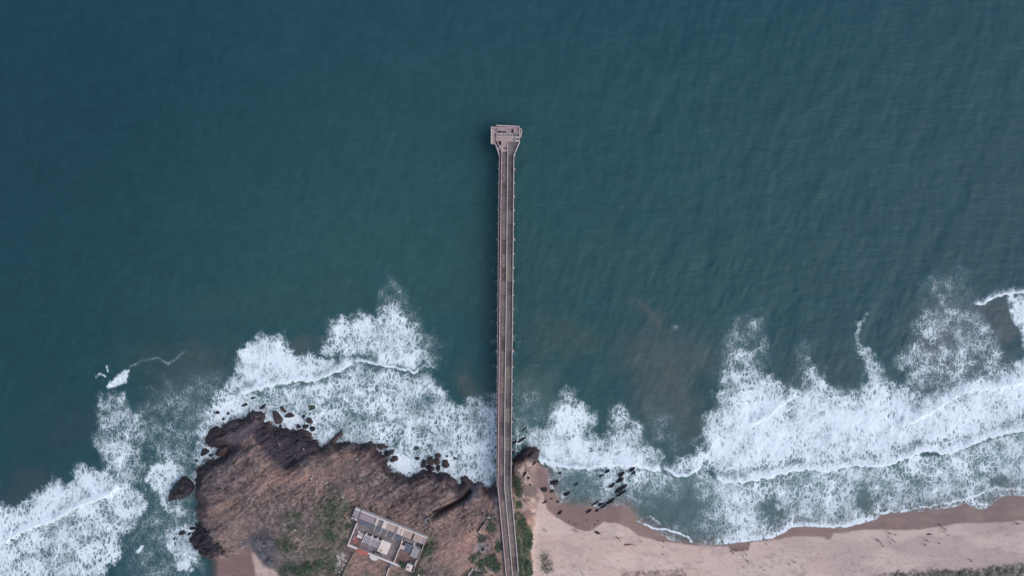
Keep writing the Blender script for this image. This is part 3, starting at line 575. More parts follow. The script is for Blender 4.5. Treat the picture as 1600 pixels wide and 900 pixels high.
        np.maximum(Z, h*np.exp(-np.maximum(s_, 0)/(wd*1.5))*ss(-3, .5, s_)*e, out=Z)
    crest([(-60,880),(0,850),(8,848),(40,828),(76,816),(104,804),(136,786),(160,780),(178,768),(192,756)], 16, 1.3, 1, 10, .92)
    crest([(366,618),(399,610),(432,601),(462,595),(480,596),(492,595),(510,588),(528,580),(544,570),(556,566)], 14, 1.1, 1, 14, .85)
    crest([(552,564),(561,563.5),(588,569.5),(612,572.5),(630,577),(648,581.5),(656,577)], 4.5, .8, 1, 4, .95); crest([(650,578),(660,574),(684,572)], 1.6, .2, .6, 8, .8)
    add(.72*pmask(mx_, my_, [(586,546),(650,548),(652,578),(590,568)], 5)*1.0); np.maximum(SMR, .42*pmask(x + (vn(x/2.5, y/30, 150)-.5)*10, my_, [(586,548),(650,552),(652,578),(590,568)], 8)*ss(.3, .7, vn(x/2.2, y/40, 151)), out=SMR)
    crest([(838,718),(857,726),(887,731),(903,731),(920,733),(940,729),(973,727),(993,729),(1010,732),(1024,737),(1034,734)], 11, .9, 1, 6, .85)
    crest([(1034,733),(1043,737),(1061,746),(1075,743),(1085.5,738),(1096,728)], 7, .7, 1, 5, .75)
    crest([(1114,744),(1120.5,749),(1138,755),(1159,753.5),(1187,749),(1208,744),(1236,737),(1264,732.5),(1285,737),(1306,733),(1330,728),(1362,728),(1390,728),(1407,719),(1428,710.5),(1456,703.5),(1470.5,710.5),(1491.5,705),(1509,699),(1527,690),(1547,683),(1577,677),(1600,673),(1700,650)], 17, 1.0, 1, 8, .72)
    crest([(1396,664),(1423,660),(1450,647),(1477,630),(1497,617),(1520,610),(1553,607),(1580,603),(1600,597),(1700,570)], 20, 1.3, 1, 14, .80, .6)
    crest([(1170,663),(1186,658),(1200,650),(1220,633),(1247,618)], 12, .9, .9, 6, .7, .5)
    crest([(1518,474),(1530,476),(1537,475),(1553,464),(1580,458.5),(1600,457),(1700,450)], 5, 1.1, 1, 8, .95, .5)
    # beach-edge wash
    crest([(1369,803),(1400,801),(1430,796),(1460,791),(1505,782),(1530,772),(1554,763),(1572,766),(1600,765),(1700,755)], 5.0, .25, .82, 8, .7, .8)
    crest([(1120,850),(1145,848),(1170,845),(1198,842),(1219,836),(1236,824),(1262,822),(1300,824),(1330,822),(1348,817),(1372,808)], 13, .22, .90, 14, .62, .5)
    for P_, w_, v in (([(1007,820),(1027,827),(1040,826),(1047,829),(1062,833),(1076,840),(1080,846)],1.5,1),([(990,812),(1007,820)],2.5,.5),([(1000,812),(1016,806),(1030,818)],2,.4),([(845,722),(858,727),(870,735)],3,.7)):
        add(v*smask(mx_, my_, P_, w_, 1.2))
    add(.34*pmask(mx_, my_, [(1500,785),(1530,774),(1554,766),(1600,768),(1700,760),(1700,776),(1600,778),(1566,779),(1548,790),(1537,799),(1513,790)], 3)); add(.25*pmask(mx_, my_, [(1007,826),(1050,834),(1080,845),(1120,845),(1120,856),(1050,850)], 3))
    # white water round the rocks off the headland
    for cx, cy, a_ in ((965,768,16),(950,745,12),(940,790,12),(985,740,10),(870,750,8),(882,775,8),(815,690,12)): add(.62*np.minimum(1,1.2*blob(rx, ry, cx, cy, a_, a_*.5, -30)))
    # thin drifting filaments
    fil = np.maximum(0, 1-np.abs(fbm(x/38, y/38, 4, 160)-.5)*60)
    area = blob(x, y, 1120, 560, 60, 70)*.15 + blob(x, y, 850, 590, 50, 40)*.20 + blob(x, y, 270, 600, 80, 60)*.2 + blob(x, y, 560, 460, 0.1, 1)
    add(fil*area); add(.2*blob(x, y, 680, 388, 3, 1.2)); add(.28*blob(x, y, 1055, 512, 5, 4))
    for yy in range(330, 610, 22): add(.22*blob(rx, ry, 773, yy, 3, 4)+.2*blob(rx, ry, 807, yy+4, 3, 5)*(yy > 480))
    # --- body colour of the water
    def mix(c, col, m): return c*(1-m[:,None]) + np.asarray(col)*m[:,None]
    xc = np.clip(x, -200, 1800); yc = np.clip(y, -200, 1000)
    c = np.zeros((len(x), 3)) + lin(44, 82, 91)
    c = mix(c, lin(33, 66, 80), ss(700, 0, xc + (nA-.5)*60 - yc*.15)*ss(800, 0, yc)*0.9)
    c = mix(c, lin(36, 68, 82), ss(420, 0, xc)*0.5); c = mix(c, lin(32, 72, 90), ss(260, -60, yc)*0.45); c = mix(c, lin(46, 80, 94), ss(1000, 1500, xc)*0.5)
    c = mix(c, lin(52, 90, 94), blob(x, y, 560, 380, 260, 110)*.5)
    wvx = x + (fbm(x/60, y/60, 4, 170)-.5)*90; wvy = y + (fbm(x/60, y/60, 4, 171)-.5)*90
    for cx, cy, a_, b_, an, col, v in ((1040,600,60,75,10,(80,94,98),.7),(1075,640,26,60,10,(82,94,98),.5),(1010,494,28,11,20,(88,98,98),.6),(1040,510,26,9,20,(82,94,96),.5),(880,535,60,18,10,(70,92,90),.5),(745,600,24,18,0,(80,94,96),.7),(310,590,70,40,-20,(72,90,94),.65),(250,560,60,40,0,(60,84,88),.4),
            (465,545,50,14,0,(84,96,98),.6),(1270,590,60,50,0,(66,86,94),.5),(40,770,50,28,0,(62,78,88),.6),(110,680,70,50,-20,(54,74,84),.4),(840,600,40,40,0,(78,104,104),.6),(860,660,60,30,0,(86,116,116),.4),(1490,540,60,50,0,(96,100,112),.75),(1565,510,26,50,0,(80,92,102),.75),(280,750,50,60,0,(60,94,98),.5),(240,850,60,60,0,(52,86,94),.5),(480,630,120,40,0,(98,128,136),.4),(450,475,200,40,0,(60,90,92),.3),(900,430,300,60,0,(56,88,92),.25)):
        c = mix(c, lin(*col), v*np.minimum(1, 1.25*blob(wvx, wvy, cx, cy, a_, b_, an)))
    c = mix(c, lin(98, 128, 132), low*0.62); c = mix(c, lin(78, 104, 110), low*np.minimum(1, 1.2*blob(rx, ry, 1060, 795, 60, 36)+blob(rx, ry, 1203, 798, 18, 18)+blob(rx, ry, 1352, 780, 20, 20)+blob(rx, ry, 1555, 750, 16, 10))*.8)
    fine = fbm(x/14, y/14, 4, 180); patch = fbm((x+y*.5)/70, (y-x*.3)/34, 5, 184, .6); c = c*(0.92+0.16*fine[:,None])*(0.94+0.12*patch[:,None]) 
    # --- swell
    a = R(25); u = x*math.cos(a)+y*math.sin(a)
    far = ss(2400, 1500, np.abs(x-800))*ss(-900, -50, y)*ss(1000, 880, y)
    Z = Z + far*((fbm((x+y*.3)/8, (y-x*.3)/20, 4, 190)-.5)*0.30 + (fbm((x+y*.5)/24, (y-x*.5)/60, 3, 195)-.5)*0.75*ss(300, 1300, x) + np.maximum(F-.3, 0)*(nC-.5)*.5)
    return F, SMR, Z, c
F, SMR, SZ, wcol = sea_fields(x, y)
tz, td0, trb, tcove = height(x, y)
near = ss(-14, 0, td0)              # waves die out towards the beach
SZ = SZ*(1-near*0.85) + 0.02
depth = np.maximum(SZ - tz, 0)
beachy = np.maximum(trb, tcove)
op = np.where(beachy > .5, 1-np.exp(-depth/0.28), 1-np.exp(-depth/0.25)); op = np.where(td0 < -18, 1, op)
fl = 0.25*ss(-6, 1.5, td0); F = np.where((F > .15), F, F)
me = grid_mesh('sea', ((x-800)*S).reshape(shp), ((450-y)*S).reshape(shp), SZ.reshape(shp), M['sea'])
put_attr(me, 'wcol', wcol*np.array((.88, .83, .78))); put_attr(me, 'foam', np.stack([np.clip(F, 0, 1), np.clip(SMR, 0, 1), np.clip(op, 0, 1)], -1))
tag(link_mesh('sea', me), kind='structure')
del SX, SY, GX, GY

# ================================================================== rocks in the surf
def rock_mesh(outline, h, mat, seed, z0=None, peak=(0, 0)):
    """closed boulder: rings shrinking from a traced outline to an off-centre ridge"""
    rs = random.Random(seed); P = [Vector((p[0], p[1])) for p in outline]
    # resample to an even ring with small irregularities
    n = 22; seg = [(P[(i+1) % len(P)]-P[i]).length for i in range(len(P))]; tot = sum(seg); ring = []
    for k in range(n):
        t = tot*k/n; i = 0
        while t > seg[i]: t -= seg[i]; i += 1
        q = P[i].lerp(P[(i+1) % len(P)], t/seg[i]); ring.append(q)
    c = sum(ring, Vector((0, 0)))/n + Vector(peak)
    R0 = tot/6.28; v = []; f = []
    levels = ((1.12, -1.6), (1.0, 0.02), (0.93, .42), (.80, .66), (.58, .88), (.34, .97), (.12, 1.0))
    off = [rs.uniform(-.06, .06) for _ in range(n)]; ph = rs.uniform(0, 6)
    for li, (s_, hh) in enumerate(levels):
        for k in range(n):
            q = c + (ring[k]-c)*(s_ + off[k]*(0.6 if li else 0) + rs.uniform(-.035, .035)*(li > 1))
            z = hh*h if hh > 0 else hh
            if li >= 2: z += h*(0.16*math.sin(q.x*1.9/max(R0, .8)*1.5+q.y*1.2+ph) + rs.uniform(-.13, .13))
            v.append((q.x, q.y, z))
    for li in range(len(levels)-1):
        for k in range(n):
            j = (k+1) % n; a = li*n; b = a+n; f.append((a+k, a+j, b+j, b+k))
    f.append(tuple((len(levels)-1)*n+k for k in range(n)))
    me = bpy.data.meshes.new('sea_rock'); me.from_pydata(v, [], f); me.materials.append(mat); me.update()
    # make the winding face outwards
    bm = bmesh.new(); bm.from_mesh(me); bmesh.ops.recalc_face_normals(bm, faces=bm.faces); bm.to_mesh(me); bm.free()
    return me
def ell(rx, ry, ang, seed):
    rs = random.Random(seed); a = R(-ang); o = []
    ph = [rs.uniform(0, 6.28) for _ in range(3)]
    for i in range(14):
        t = 2*math.pi*i/14; r = 1 + .12*math.sin(2*t+ph[0]) + .10*math.sin(3*t+ph[1]) + .07*math.sin(5*t+ph[2])
        x = rx*r*math.cos(t); y = ry*r*math.sin(t); o.append(((x*math.cos(a)-y*math.sin(a))*S, (x*math.sin(a)+y*math.cos(a))*S))
    return o
def sea_rock(cx, cy, rx, ry, ang, h, mat, label, group=None, outline=None, name='sea_rock', zb=0.0):
    seed = int(cx*7+cy*13)
    if outline:
        c = W(cx, cy, zb+h*.5); o = [((p[0]-cx)*S*.99, (cy-p[1])*S*.99) for p in outline]
    else: c = W(cx, cy, zb+h*.5); o = ell(rx, ry, ang, seed)
    ob = link_mesh(name, rock_mesh(o, h, M[mat], seed)); ob.location = (c.x, c.y, zb)
    return tag(ob, label, 'rock', group)
NG = 'rocks standing in the surf north of the headland'
sea_rock(281,764,0,0,0,4.0,'rock','large dark almond shaped rock alone in the sea left of the headland',None,[(261,784),(264,770),(271,757),(279,750),(284,744),(290,748),(297,752),(301,762),(298,771),(291,777),(282,781),(270,784)])
sea_rock(434,654,0,0,0,1.8,'rock_brown','squarish brown rock just off the notch in the north tip',NG,[(425,642),(433,643),(442,656),(438,663),(430,664),(427,655)])
sea_rock(442,640,6,3,40,1.2,'rock_brown','brown slab tilted to the lower right above the squarish brown rock',NG)
sea_rock(452,649.5,7.5,3.8,4,1.5,'rock_brown','oval brown rock lying in solid white foam right of the squarish rock',NG)
sea_rock(483,658,5.4,4.8,10,1.6,'rock_brown','round brown rock, biggest of the cluster off the dark ledge corner',NG)
sea_rock(466,666.7,3.6,3.2,0,1.0,'rock','small round rock left of the cluster off the dark ledge corner',NG)
sea_rock(476.7,667,4.8,4,-20,1.1,'rock','rounded rock in the middle of the cluster off the dark ledge corner',NG)
sea_rock(488,670.5,4,4.6,0,1.2,'rock','blocky rock touching the right corner of the dark ledge',NG)
sea_rock(474,651,2.4,3.2,20,.9,'rock','small upright rock just above left of the round brown rock',NG)
sea_rock(486.7,637,5,5,20,.5,'rock_sub','greenish half drowned rock farthest out above the rock cluster',NG)
sea_rock(437.5,666,2.2,3,0,.8,'rock','small rock in the notch below the squarish brown rock',NG)
sea_rock(410.5,636,6.5,2.4,-32,1.0,'rock','slender rock pointing up right off the very tip of the headland',NG)
sea_rock(382,633,5,2.2,-28,.8,'rock','narrow rock awash in foam above the north west slab',NG)
sea_rock(395,622,4,1.6,-20,.6,'rock','thin dark rock farthest up left in the surf near the bore',NG)
sea_rock(339.5,644.7,4,2.4,10,.8,'rock','small dark rock awash well off the north west slab',NG)
sea_rock(356,646,1.8,3,15,.6,'rock','narrow upright rock between two small rocks off the slab',NG)
sea_rock(349,655,2.8,1.8,-30,.6,'rock','tiny rock close to the upper edge of the north west slab',NG)
sea_rock(318.7,707,6.6,5.5,-25,1.8,'rock','dark rock left of the boulder in the cleft at the west end',None)
sea_rock(329.5,711.5,3.4,1.9,0,.8,'rock','small flat rock between the dark rock and the cleft boulder',None)
sea_rock(345.5,706,10.6,8,-22,3.4,'rock_brown','large rounded olive brown boulder wedged in the cleft below the slab',None)
sea_rock(306.7,720,3,2.6,0,.4,'rock_sub','drowned greenish rock below left of the cleft rocks',None)
EG = 'rocks along the cliff foot above the walled compound'
sea_rock(595.5,698.3,6,5.2,-15,1.8,'rock_brown','brown rock in foam where the headland edge turns downward',EG)
sea_rock(604.5,698.6,2.2,2,0,.7,'rock','tiny rock at the right of the brown rock by the turning edge',EG)
sea_rock(607.5,708,8,4.6,-15,1.6,'rock','pointed dark rock attached below the brown rock by the turning edge',EG)
sea_rock(615.5,718,6.6,5,-18,1.7,'rock_brown','lowest jagged brown rock in the foam pocket by the cliff',EG)
sea_rock(650.6,700.6,4.2,4,20,.5,'rock_sub','pale drowned rock farthest out above the foam bay',EG)
sea_rock(652,716.5,4.6,2.4,8,.8,'rock','small dark flat rock alone in the middle of the foam bay',EG)
sea_rock(661.8,725,4.6,6.4,20,1.6,'rock','oval grey rock at the left end of the boulder row',EG)
sea_rock(672,722,5,8,5,2.0,'rock_brown','tall narrow brown boulder second from the left in the row',EG)
sea_rock(684,713,5.6,4.2,-15,1.8,'rock_brown','top boulder of the row, round and brown',EG)
sea_rock(682,722,6,5,10,1.5,'rock_brown','ochre streaked boulder below the top boulder of the row',EG)
sea_rock(672,732.5,7,4.6,10,1.6,'rock','wide dark boulder joining the row to the cliff',EG)
sea_rock(684.5,732,4,4.6,20,1.2,'rock','small jagged rock at the foot of the row in foam',EG)
sea_rock(695.8,726,6.6,6.2,20,1.9,'rock_brown','round dark brown boulder at the right end of the row',EG)
sea_rock(698.4,713,1.9,1.7,0,.7,'rock','tiny dot of rock above the round boulder at the row end',EG)
sea_rock(710.6,716,3.4,2,20,.4,'rock_sub','reddish drowned rock right of the boulder row',EG)
sea_rock(639.5,739,1.6,1.2,0,.5,'rock','tiny rock in foam at the bottom of the foam bay',EG)
BG = 'tilted rock ribs in the shallows off the beach'
for a in ((949,737,6,2.1,'dark rib at the top left of the shallows near the bore'),(940,743.5,4.2,1.3,'thin rib trailing left under the top left rib'),(971,742,6,3.4,'mottled rock under the middle of the white bore'),(987.7,733.5,7,3,'dark rock half under the bore, highest in the shallows'),(990,739.5,4.4,1.7,'small rib just below the highest dark rock'),
          (969,751,8,3.3,'upper half of the long broken rib in mid shallows'),(956.5,759,7.4,2.4,'lower left half of the long broken rib in mid shallows'),(970,764.6,12,4.0,'longest and thickest dark rib in the shallows'),(971,771.5,10,1.9,'thin rib lying close under the thickest rib'),(939,788.6,4.8,2.3,'short dark rib left of the lowest long rib'),
          (954,784,9.5,3.0,'long rib nearest the wet sand on the right'),(943,791.5,7,1.7,'thin rib continuing the rib nearest the sand'),(920,799,5.4,2.3,'dark rock on wet sand at the lower left end of the ribs'),(933,798,4.4,1.4,'thin rock beside the leftmost rock on wet sand'),(885.7,772.4,6.2,2.7,'slanted black rock at the wash edge by the pale sand spur'),(930,787,7,.9,'thread thin rib between two short ribs over the wet sand')):
    sea_rock(a[0], a[1], a[2], a[3]*.82, -30, .6+.2*a[3], 'rock', a[4], BG)
SG = 'small rocks where sand and surf meet east of the pier'
for a in ((866,755,5.6,4.2,-10,1.4,'lumpy black rock at the top of the wash beside the brown pool'),(870.5,753.5,2.8,2.8,0,1.0,'small black rock leaning on the lumpy rock by the pool'),(875,739.7,2.4,2,-60,.7,'small rock upright in thin foam below the bore'),(900,757,4.4,1.6,-25,.6,'thin brown rock in the pale wash east of the pool'),(871.6,784,2.2,2,0,.6,'small round rock on the wet sand edge of the wash'),
          (862.4,768,3.6,2.2,0,.7,'low dark rock right under the black lumpy rock'),(815,687.5,8,1.8,-32,.8,'row of dark rock breaking the foam beside the pier'),(804,691,4,2.2,-20,.8,'dark rock touching the pier shadow in foam'),(819,671,7,1.1,-42,.5,'thread of rock farthest out beside the pier'),(802,707,2.6,3.6,-30,.9,'small dark rock between pier and the wet point'),
          (284,833,5.4,3.6,-30,1.0,'dark rock in foam well left of the lower west cliff'),(299,842,5.4,2.4,-25,1.0,'ledge rock in foam beside the lower west cliff'),(300,826,5,2.4,-5,1.0,'upper ledge rock off the lower west cliff'),(296,834,3,1.6,-30,.7,'tiny rock between the two ledge rocks of the west cliff'),(272,842,3,1.4,-40,.5,'rock sliver farthest left in the lower foam patch')):
    sea_rock(a[0], a[1], a[2], a[3], a[4], a[5], 'rock', a[6], SG)
LG = 'rocks lying on the sand beside the pier'
for a in ((819,742,5.6,2,-50,'long grey rock on rubble nearest the pier'),(850,765,6.6,3.6,8,'broad dark rock at the lower end of the brown pool'),(825,747.5,3.2,1.5,-15,'small rock between rubble and the brown pool'),(828,757,3.2,1.3,40,'brown rock on the pale rubble left of the pool'),(834.6,725,3.6,1.3,-45,'dark rock at the foot of the wet point'),(851.5,785,4.4,1.3,-25,'low rock on the sand below the pool'),
          (874.7,801.5,4.6,2.4,-40,'dark rock alone on wet sand at the left of the bay'),(862,779.5,1.6,1.3,0,'pebble sized rock on the wet sand spur'),(354.5,869.5,2,1.3,0,'dark stone at the head of the small cove'),(348,862,3.2,1.2,-60,'narrow rock in the cliff foot of the small cove')):
    g = ground_z(a[0], a[1]); sea_rock(a[0], a[1], a[2], a[3], a[4], .9, 'rock', a[5], LG, None, 'rock', g-.15)
# pale and grey stones lying on the headland
st = [(488,744,'pale stone at the top of the stone scatter on the headland'),(495,752,'pale stone low in the stone scatter on the headland'),(486,748,'grey stone left in the stone scatter on the headland'),(556,712,'white stone on the upper slope of the headland'),(558,718,'pinkish stone on the upper slope of the headland'),(454,710,'white dot of a stone on the dark ledge'),(474,702,'pale stone right on the dark ledge'),(437,694,'pale stone near the top of the dark ledge'),(431,702,'left pale stone on the dark ledge'),
      (716,877,'white stone on bare earth west of the bushes'),(631,765,'white stone above the compound north wall'),(764,809,'white rock in the weeds beside the pier ramp'),(773,808,'smaller white rock in the weeds beside the pier ramp'),(747,836,'white stone at the lower end of the plot wall'),(740,838,'ochre stone left of the lower end of the plot wall'),(755,871,'white stone between two bush clumps by the ramp'),(741,875,'white stone on the left bush clump by the ramp'),
      (461,828,'pale slab of stone on the slope left of the compound'),(465,843,'bright flat stone below the pale slab'),(535,777,'pale streak of stone in the grass above the compound')]
for i, a in enumerate(st):
    g = ground_z(a[0], a[1]); r = 1.7 if 'slab' in a[2] or 'streak' in a[2] else 1.2 + .3*(i % 3)
    sea_rock(a[0], a[1], r*(1.3 if r == 1.7 else 1), r*.75, 35, .35, 'stone', a[2], 'pale stones on the headland', None, 'stone', g-.03)

# ================================================================== the pier
PY = [241,285,460,640,760,880,940]
PX = {'l':[780.3,779.6,778,776.6,775.6,786.0,792.0],'a':[784,783.2,781.2,779.2,778,789.4,795.0],'m':[793.3,792.9,791.2,788.8,788.3,799.3,804.3],'r':[803,802.6,801.2,799.5,798.4,809,813.4]}
def pl(k, y): return float(np.interp(y, PY, PX[k]))
ZD = 8.0
def PW(k, y, z=ZD, dx=0): 
    p = W(pl(k, y)+dx, y, 8.3); return Vector((p.x, p.y, z))
bents = [241.7,263.5,285,306.4,328,349.6,374,396,418,439.4,461,483,504.4,525.6,549,573.6,595,616.5,638,660,682,704,726,744,761,783,805,827,849,871,893,915]
pier = empty('pier', PW('m', 740, 0)); org = pier.location.copy()
tag(pier, 'long two lane concrete pier on piles running from the headland out to sea', 'pier')
def L(p): return (p[0]-org.x, p[1]-org.y)
def add_part(mb, name, mat, parent=pier):
    mb.v = [(v[0]-org.x, v[1]-org.y, v[2]-org.z) for v in mb.v]; return mb.build(name, M[mat], parent)
rs = random.Random(3)
for i, (y0, y1) in enumerate(zip(bents[:-1], bents[1:])):
    g = .05
    for (k0, k1, nm, mt, zt) in (('a','m','deck_slab','deck',ZD),('m','r','deck_slab','deck2',ZD+.004*(i%2)),('l','a','walkway_slab','deck3',ZD-.25)):
        if nm == 'walkway_slab' and y0 > 760: continue
        q = [PW(k0, y0+g), PW(k1, y0+g), PW(k1, y1-g), PW(k0, y1-g)]
        dz = rs.uniform(-.015, .015)
        if nm == 'deck_slab': mt = rs.choice([mt, mt, 'deck_b', 'deck_c'])
        ob = add_part(MB().prism([(p.x, p.y) for p in q], zt-.55, zt+dz), nm, mt)
        if k0 == 'a':
            e0, e1 = PW('a', y0+g, ZD, .7), PW('a', y1-g, ZD, .7); f0, f1 = PW('a', y0+g, ZD, 2.9), PW('a', y1-g, ZD, 2.9)
            add_part(MB().prism([(p.x, p.y) for p in (e0, f0, f1, e1)], ZD+.02, ZD+.024+dz+.015), 'edge_band', 'deck_red')
        if i == 15 and nm == 'deck_slab' and k0 == 'm': ob['label'] = 'deck slab with a dark damp stain'
    for (k, hgt, wd, mt) in (('a',.9,.30,'parapet'),('m',.75,.34,'parapet'),('r',.95,.34,'parapet'),('l',.5,.20,'pinkc')):
        if k == 'l' and y0 > 760: continue
        if k == 'r' and y0 > 872: continue
        a, b = PW(k, y0+.15), PW(k, y1-.15); z0 = ZD-.3
        add_part(MB().bar(a, b, wd, z0=z0, z1=ZD+hgt), 'parapet', mt)
for i, y in enumerate(bents[:23]):
    wide = y in (374, 549)
    a = PW('l', y, 0, -1.9 if not wide else -2.6); b = PW('r', y, 0, 1.9 if not wide else 2.8)
    add_part(MB().bar(a, b, .75 if not wide else 1.5, z0=6.55, z1=7.42), 'cap_beam', 'parapet' if not wide else 'greyc')
    for e, sgn in ((a, 1), (b, -1)):
        top = e + Vector((sgn*.45, 0, 7.46)); add_part(MB().box(top.x-.36, top.x+.36, top.y-.36, top.y+.36, 7.425, 7.62), 'bearing_block', 'parapet')
        foot = e + Vector((-sgn*.35, 0, -4.5)); t2 = e + Vector((sgn*.5, 0, 6.55))
        add_part(MB().tube(foot, t2, .42, .42, 10), 'pile', 'pile')
        i2 = e + Vector((sgn*2.6, 0, 6.55)); add_part(MB().tube(i2 + Vector((0, 0, -11)), i2, .4, .4, 8), 'pile', 'pile')
for k, dx in (('a', 1.5), ('m', -1.8), ('m', 1.8), ('r', -1.6)):
    for y0, y1 in ((241.7, 460), (460, 640), (640, 755)):
        add_part(MB().bar(PW(k, y0, 0, dx), PW(k, y1, 0, dx), .5, z0=6.9, z1=7.43), 'girder', 'beam')
# head of the pier -- coordinates from the photograph, seen at deck level
def hp(pts, z=8.3): return [tuple(W(p[0], p[1], z)[:2]) for p in pts]
def head(pts, z0, z1, name, mat): return add_part(MB().prism(hp(pts), z0, z1), name, mat)
head([(767.6,197.6),(811.9,197.6),(811.9,222.6),(802.6,243),(780.3,243),(774.2,225.2),(767.4,224.6)], 6.4, 7.42, 'platform_base', 'beam')
head([(767.6,197.6),(811.9,197.6),(811.9,201.9),(767.6,201.9)], 7.425, 8.0, 'platform_slab', 'pinkc')
head([(767.6,202.0),(774.6,202.0),(774.6,224.9),(767.4,224.6)], 7.425, 7.95, 'platform_slab', 'pinkc')
head([(774.7,202.0),(778.2,202.0),(778.2,208),(774.7,208)], 7.425, 7.98, 'platform_slab', 'greyc')
head([(790.4,202.0),(799.2,202.0),(799.2,208),(790.4,208)], 7.425, 8.0, 'platform_slab', 'pinkc')
head([(778.3,202.0),(790.3,202.0),(790.3,204.2),(778.3,204.2)], 7.425, 7.99, 'platform_slab', 'pinkc')
head([(783.3,204.3),(784.7,204.3),(784.7,208),(783.3,208)], 7.425, 7.99, 'platform_slab', 'greyc')
for x0, x1 in ((778.4,783.2),(784.8,790.2),(799.3,802.6)): head([(x0,204.3 if x0 < 799 else 203.2),(x1,204.3 if x0 < 799 else 203.2),(x1,208),(x0,208)], 6.9, 7.44, 'open_pit', 'dark')
head([(792,200.2),(797,200.0),(798,202),(793,202.6)], 8.004, 8.03, 'reddish_patch', 'pinkc2'); head([(798,198.3),(811,199),(811,201.6),(800,200.4)], 8.004, 8.02, 'reddish_patch', 'pinkc2')
# raised landing with the two cross walls and ribbed roof between them
head([(775.2,214.6),(803,214.6),(803,221.4),(793.6,221.6),(793.4,236.9),(784,236.9),(783.6,231),(779.2,228.2),(783.2,226.2),(783.2,220.4),(777.6,220.2),(775.2,218)], 7.425, 8.35, 'landing_slab', 'pinkc')
head([(777.8,220.3),(783.1,220.3),(783.1,226.1),(780.2,226.6)], 6.9, 7.43, 'open_pit', 'dark')
for k in range(13):
    x0 = 775.4+k*2.02; head([(x0,209.1),(x0+1.9,209.1),(x0+1.9,213.6),(x0,213.6)], 7.425, 8.9+.05*(k % 2), 'roof_rib', 'greyc' if k % 2 else 'pinkc')
head([(775.2,208.3),(801.8,208.3),(801.8,209),(775.2,209)], 7.425, 9.2, 'cross_wall', 'parapet'); head([(775.2,213.8),(811.8,213.8),(811.8,214.7),(775.2,214.7)], 7.425, 9.25, 'cross_wall', 'parapet')
head([(802.7,201.9),(803.5,201.9),(803.5,213.7),(802.7,213.7)], 7.425, 9.3, 'cross_wall', 'parapet')
head([(803.6,202),(811.8,202),(811.8,207.5),(803.6,207.5)], 7.425, 8.1, 'platform_slab', 'pinkc'); head([(804.2,207.7),(809.2,207.7),(809.2,211.7),(804.2,211.7)], 7.425, 8.25, 'hatch_cover', 'green_sheet')
head([(803.6,211.9),(811.8,211.9),(811.8,213.7),(803.6,213.7)], 7.425, 8.1, 'platform_slab', 'greyc'); head([(809.4,207.6),(811.8,207.6),(811.8,211.8),(809.4,211.8)], 7.425, 8.1, 'platform_slab', 'pinkc')
head([(803.2,214.8),(811.8,214.8),(811.8,222),(803.2,222)], 7.425, 8.2, 'platform_slab', 'greyc')
head([(805,215.4),(811,215.4),(811,216.1),(805,216.1)], 8.204, 8.7, 'bench', 'white'); head([(806.4,219.6),(810.6,219.6),(810.6,221.3),(806.4,221.3)], 8.204, 8.8, 'bench', 'white'); head([(803.4,217),(805.6,217),(805.6,221),(803.4,221)], 8.204, 8.9, 'locker', 'slab')
head([(794,221.8),(811.4,222.2),(803,242.4),(802.6,243.5),(794,243.5)], 7.425, 7.9, 'ramp_slab', 'deck2'); head([(784.2,237),(793.4,237),(793.4,243),(784.2,243)], 7.425, 7.95, 'ramp_slab', 'deck')
head([(775.3,219),(777.4,220.4),(783.6,231.2),(783.8,242),(780.6,242),(775.3,226)], 7.425, 7.7, 'side_deck', 'deck3'); head([(777.3,230.4),(780.6,228.6),(783.4,231.4),(783.4,234.6),(779,235)], 7.705, 8.2, 'stair_landing', 'pinkc')
head([(788.6,231.2),(791.4,231),(791.4,233.4),(788.9,233.4)], 8.354, 8.9, 'bollard_block', 'dark'); 
for a_, b_, w_, h_ in (((811.6,222.4),(803.0,243),.36,9.0),((767.9,197.8),(767.7,224.4),.4,8.8),((774.3,225.2),(780.2,242),.4,8.7),((775.6,218.4),(779.6,227),.28,9.1),((779.6,227),(783.8,234),.28,9.1),((783.8,234.1),(784,243),.3,9.0),((793.3,221.8),(793.4,243),.32,8.8),((811.7,197.8),(811.8,213.6),.3,8.9),((811.7,215),(811.7,222.2),.3,8.9)):
    add_part(MB().bar(W(*a_, 8.3), W(*b_, 8.3), w_, z0=7.43, z1=h_), 'parapet', 'parapet')
add_part(MB().bar(W(775.4,195.2,8.3), W(811.2,196.9,8.3), .5, z0=6.9, z1=7.6), 'fender_beam', 'parapet')
for k in range(5): 
    p = W(778+k*7.6, 196.2+k*.35, 8.3); add_part(MB().box(p.x-.25, p.x+.25, p.y-.9, p.y+.3, 6.6, 6.895), 'fender_bracket', 'beam')
# open side frame on the east
for a_, b_ in (((812.4,200),(814.9,201.4)),((814.9,201.4),(815.0,206)),((815.0,206),(813.6,213.4)),((813.6,213.4),(812.2,213.6)),((812.4,206),(814.9,206)),((812.4,209.8),(814.2,209.8))):
    add_part(MB().bar(W(*a_, 8.3), W(*b_, 8.3), .38, z0=7.0, z1=7.5), 'side_frame', 'parapet')
for (px_, py_) in ((770,200),(770,212),(770,222),(778,198.5),(790,198.5),(802,198.5),(809.5,199.5),(809.5,210),(809.5,220),(779,214),(794,214),(786,228),(800,228),(814,203),(813,212)):
    p = W(px_, py_, 6.4); add_part(MB().tube((p.x, p.y, -5), (p.x, p.y, 6.42), .5, .5, 10), 'pile', 'pile')
for x_, y_ in ((769.5,199.8),(773.2,202.3),(773.6,209.6),(776,200.6)): head([(x_,y_),(x_+1.3,y_),(x_+1.3,y_+1.1),(x_,y_+1.1)], 8.004, 8.4, 'mooring_block', 'dark')

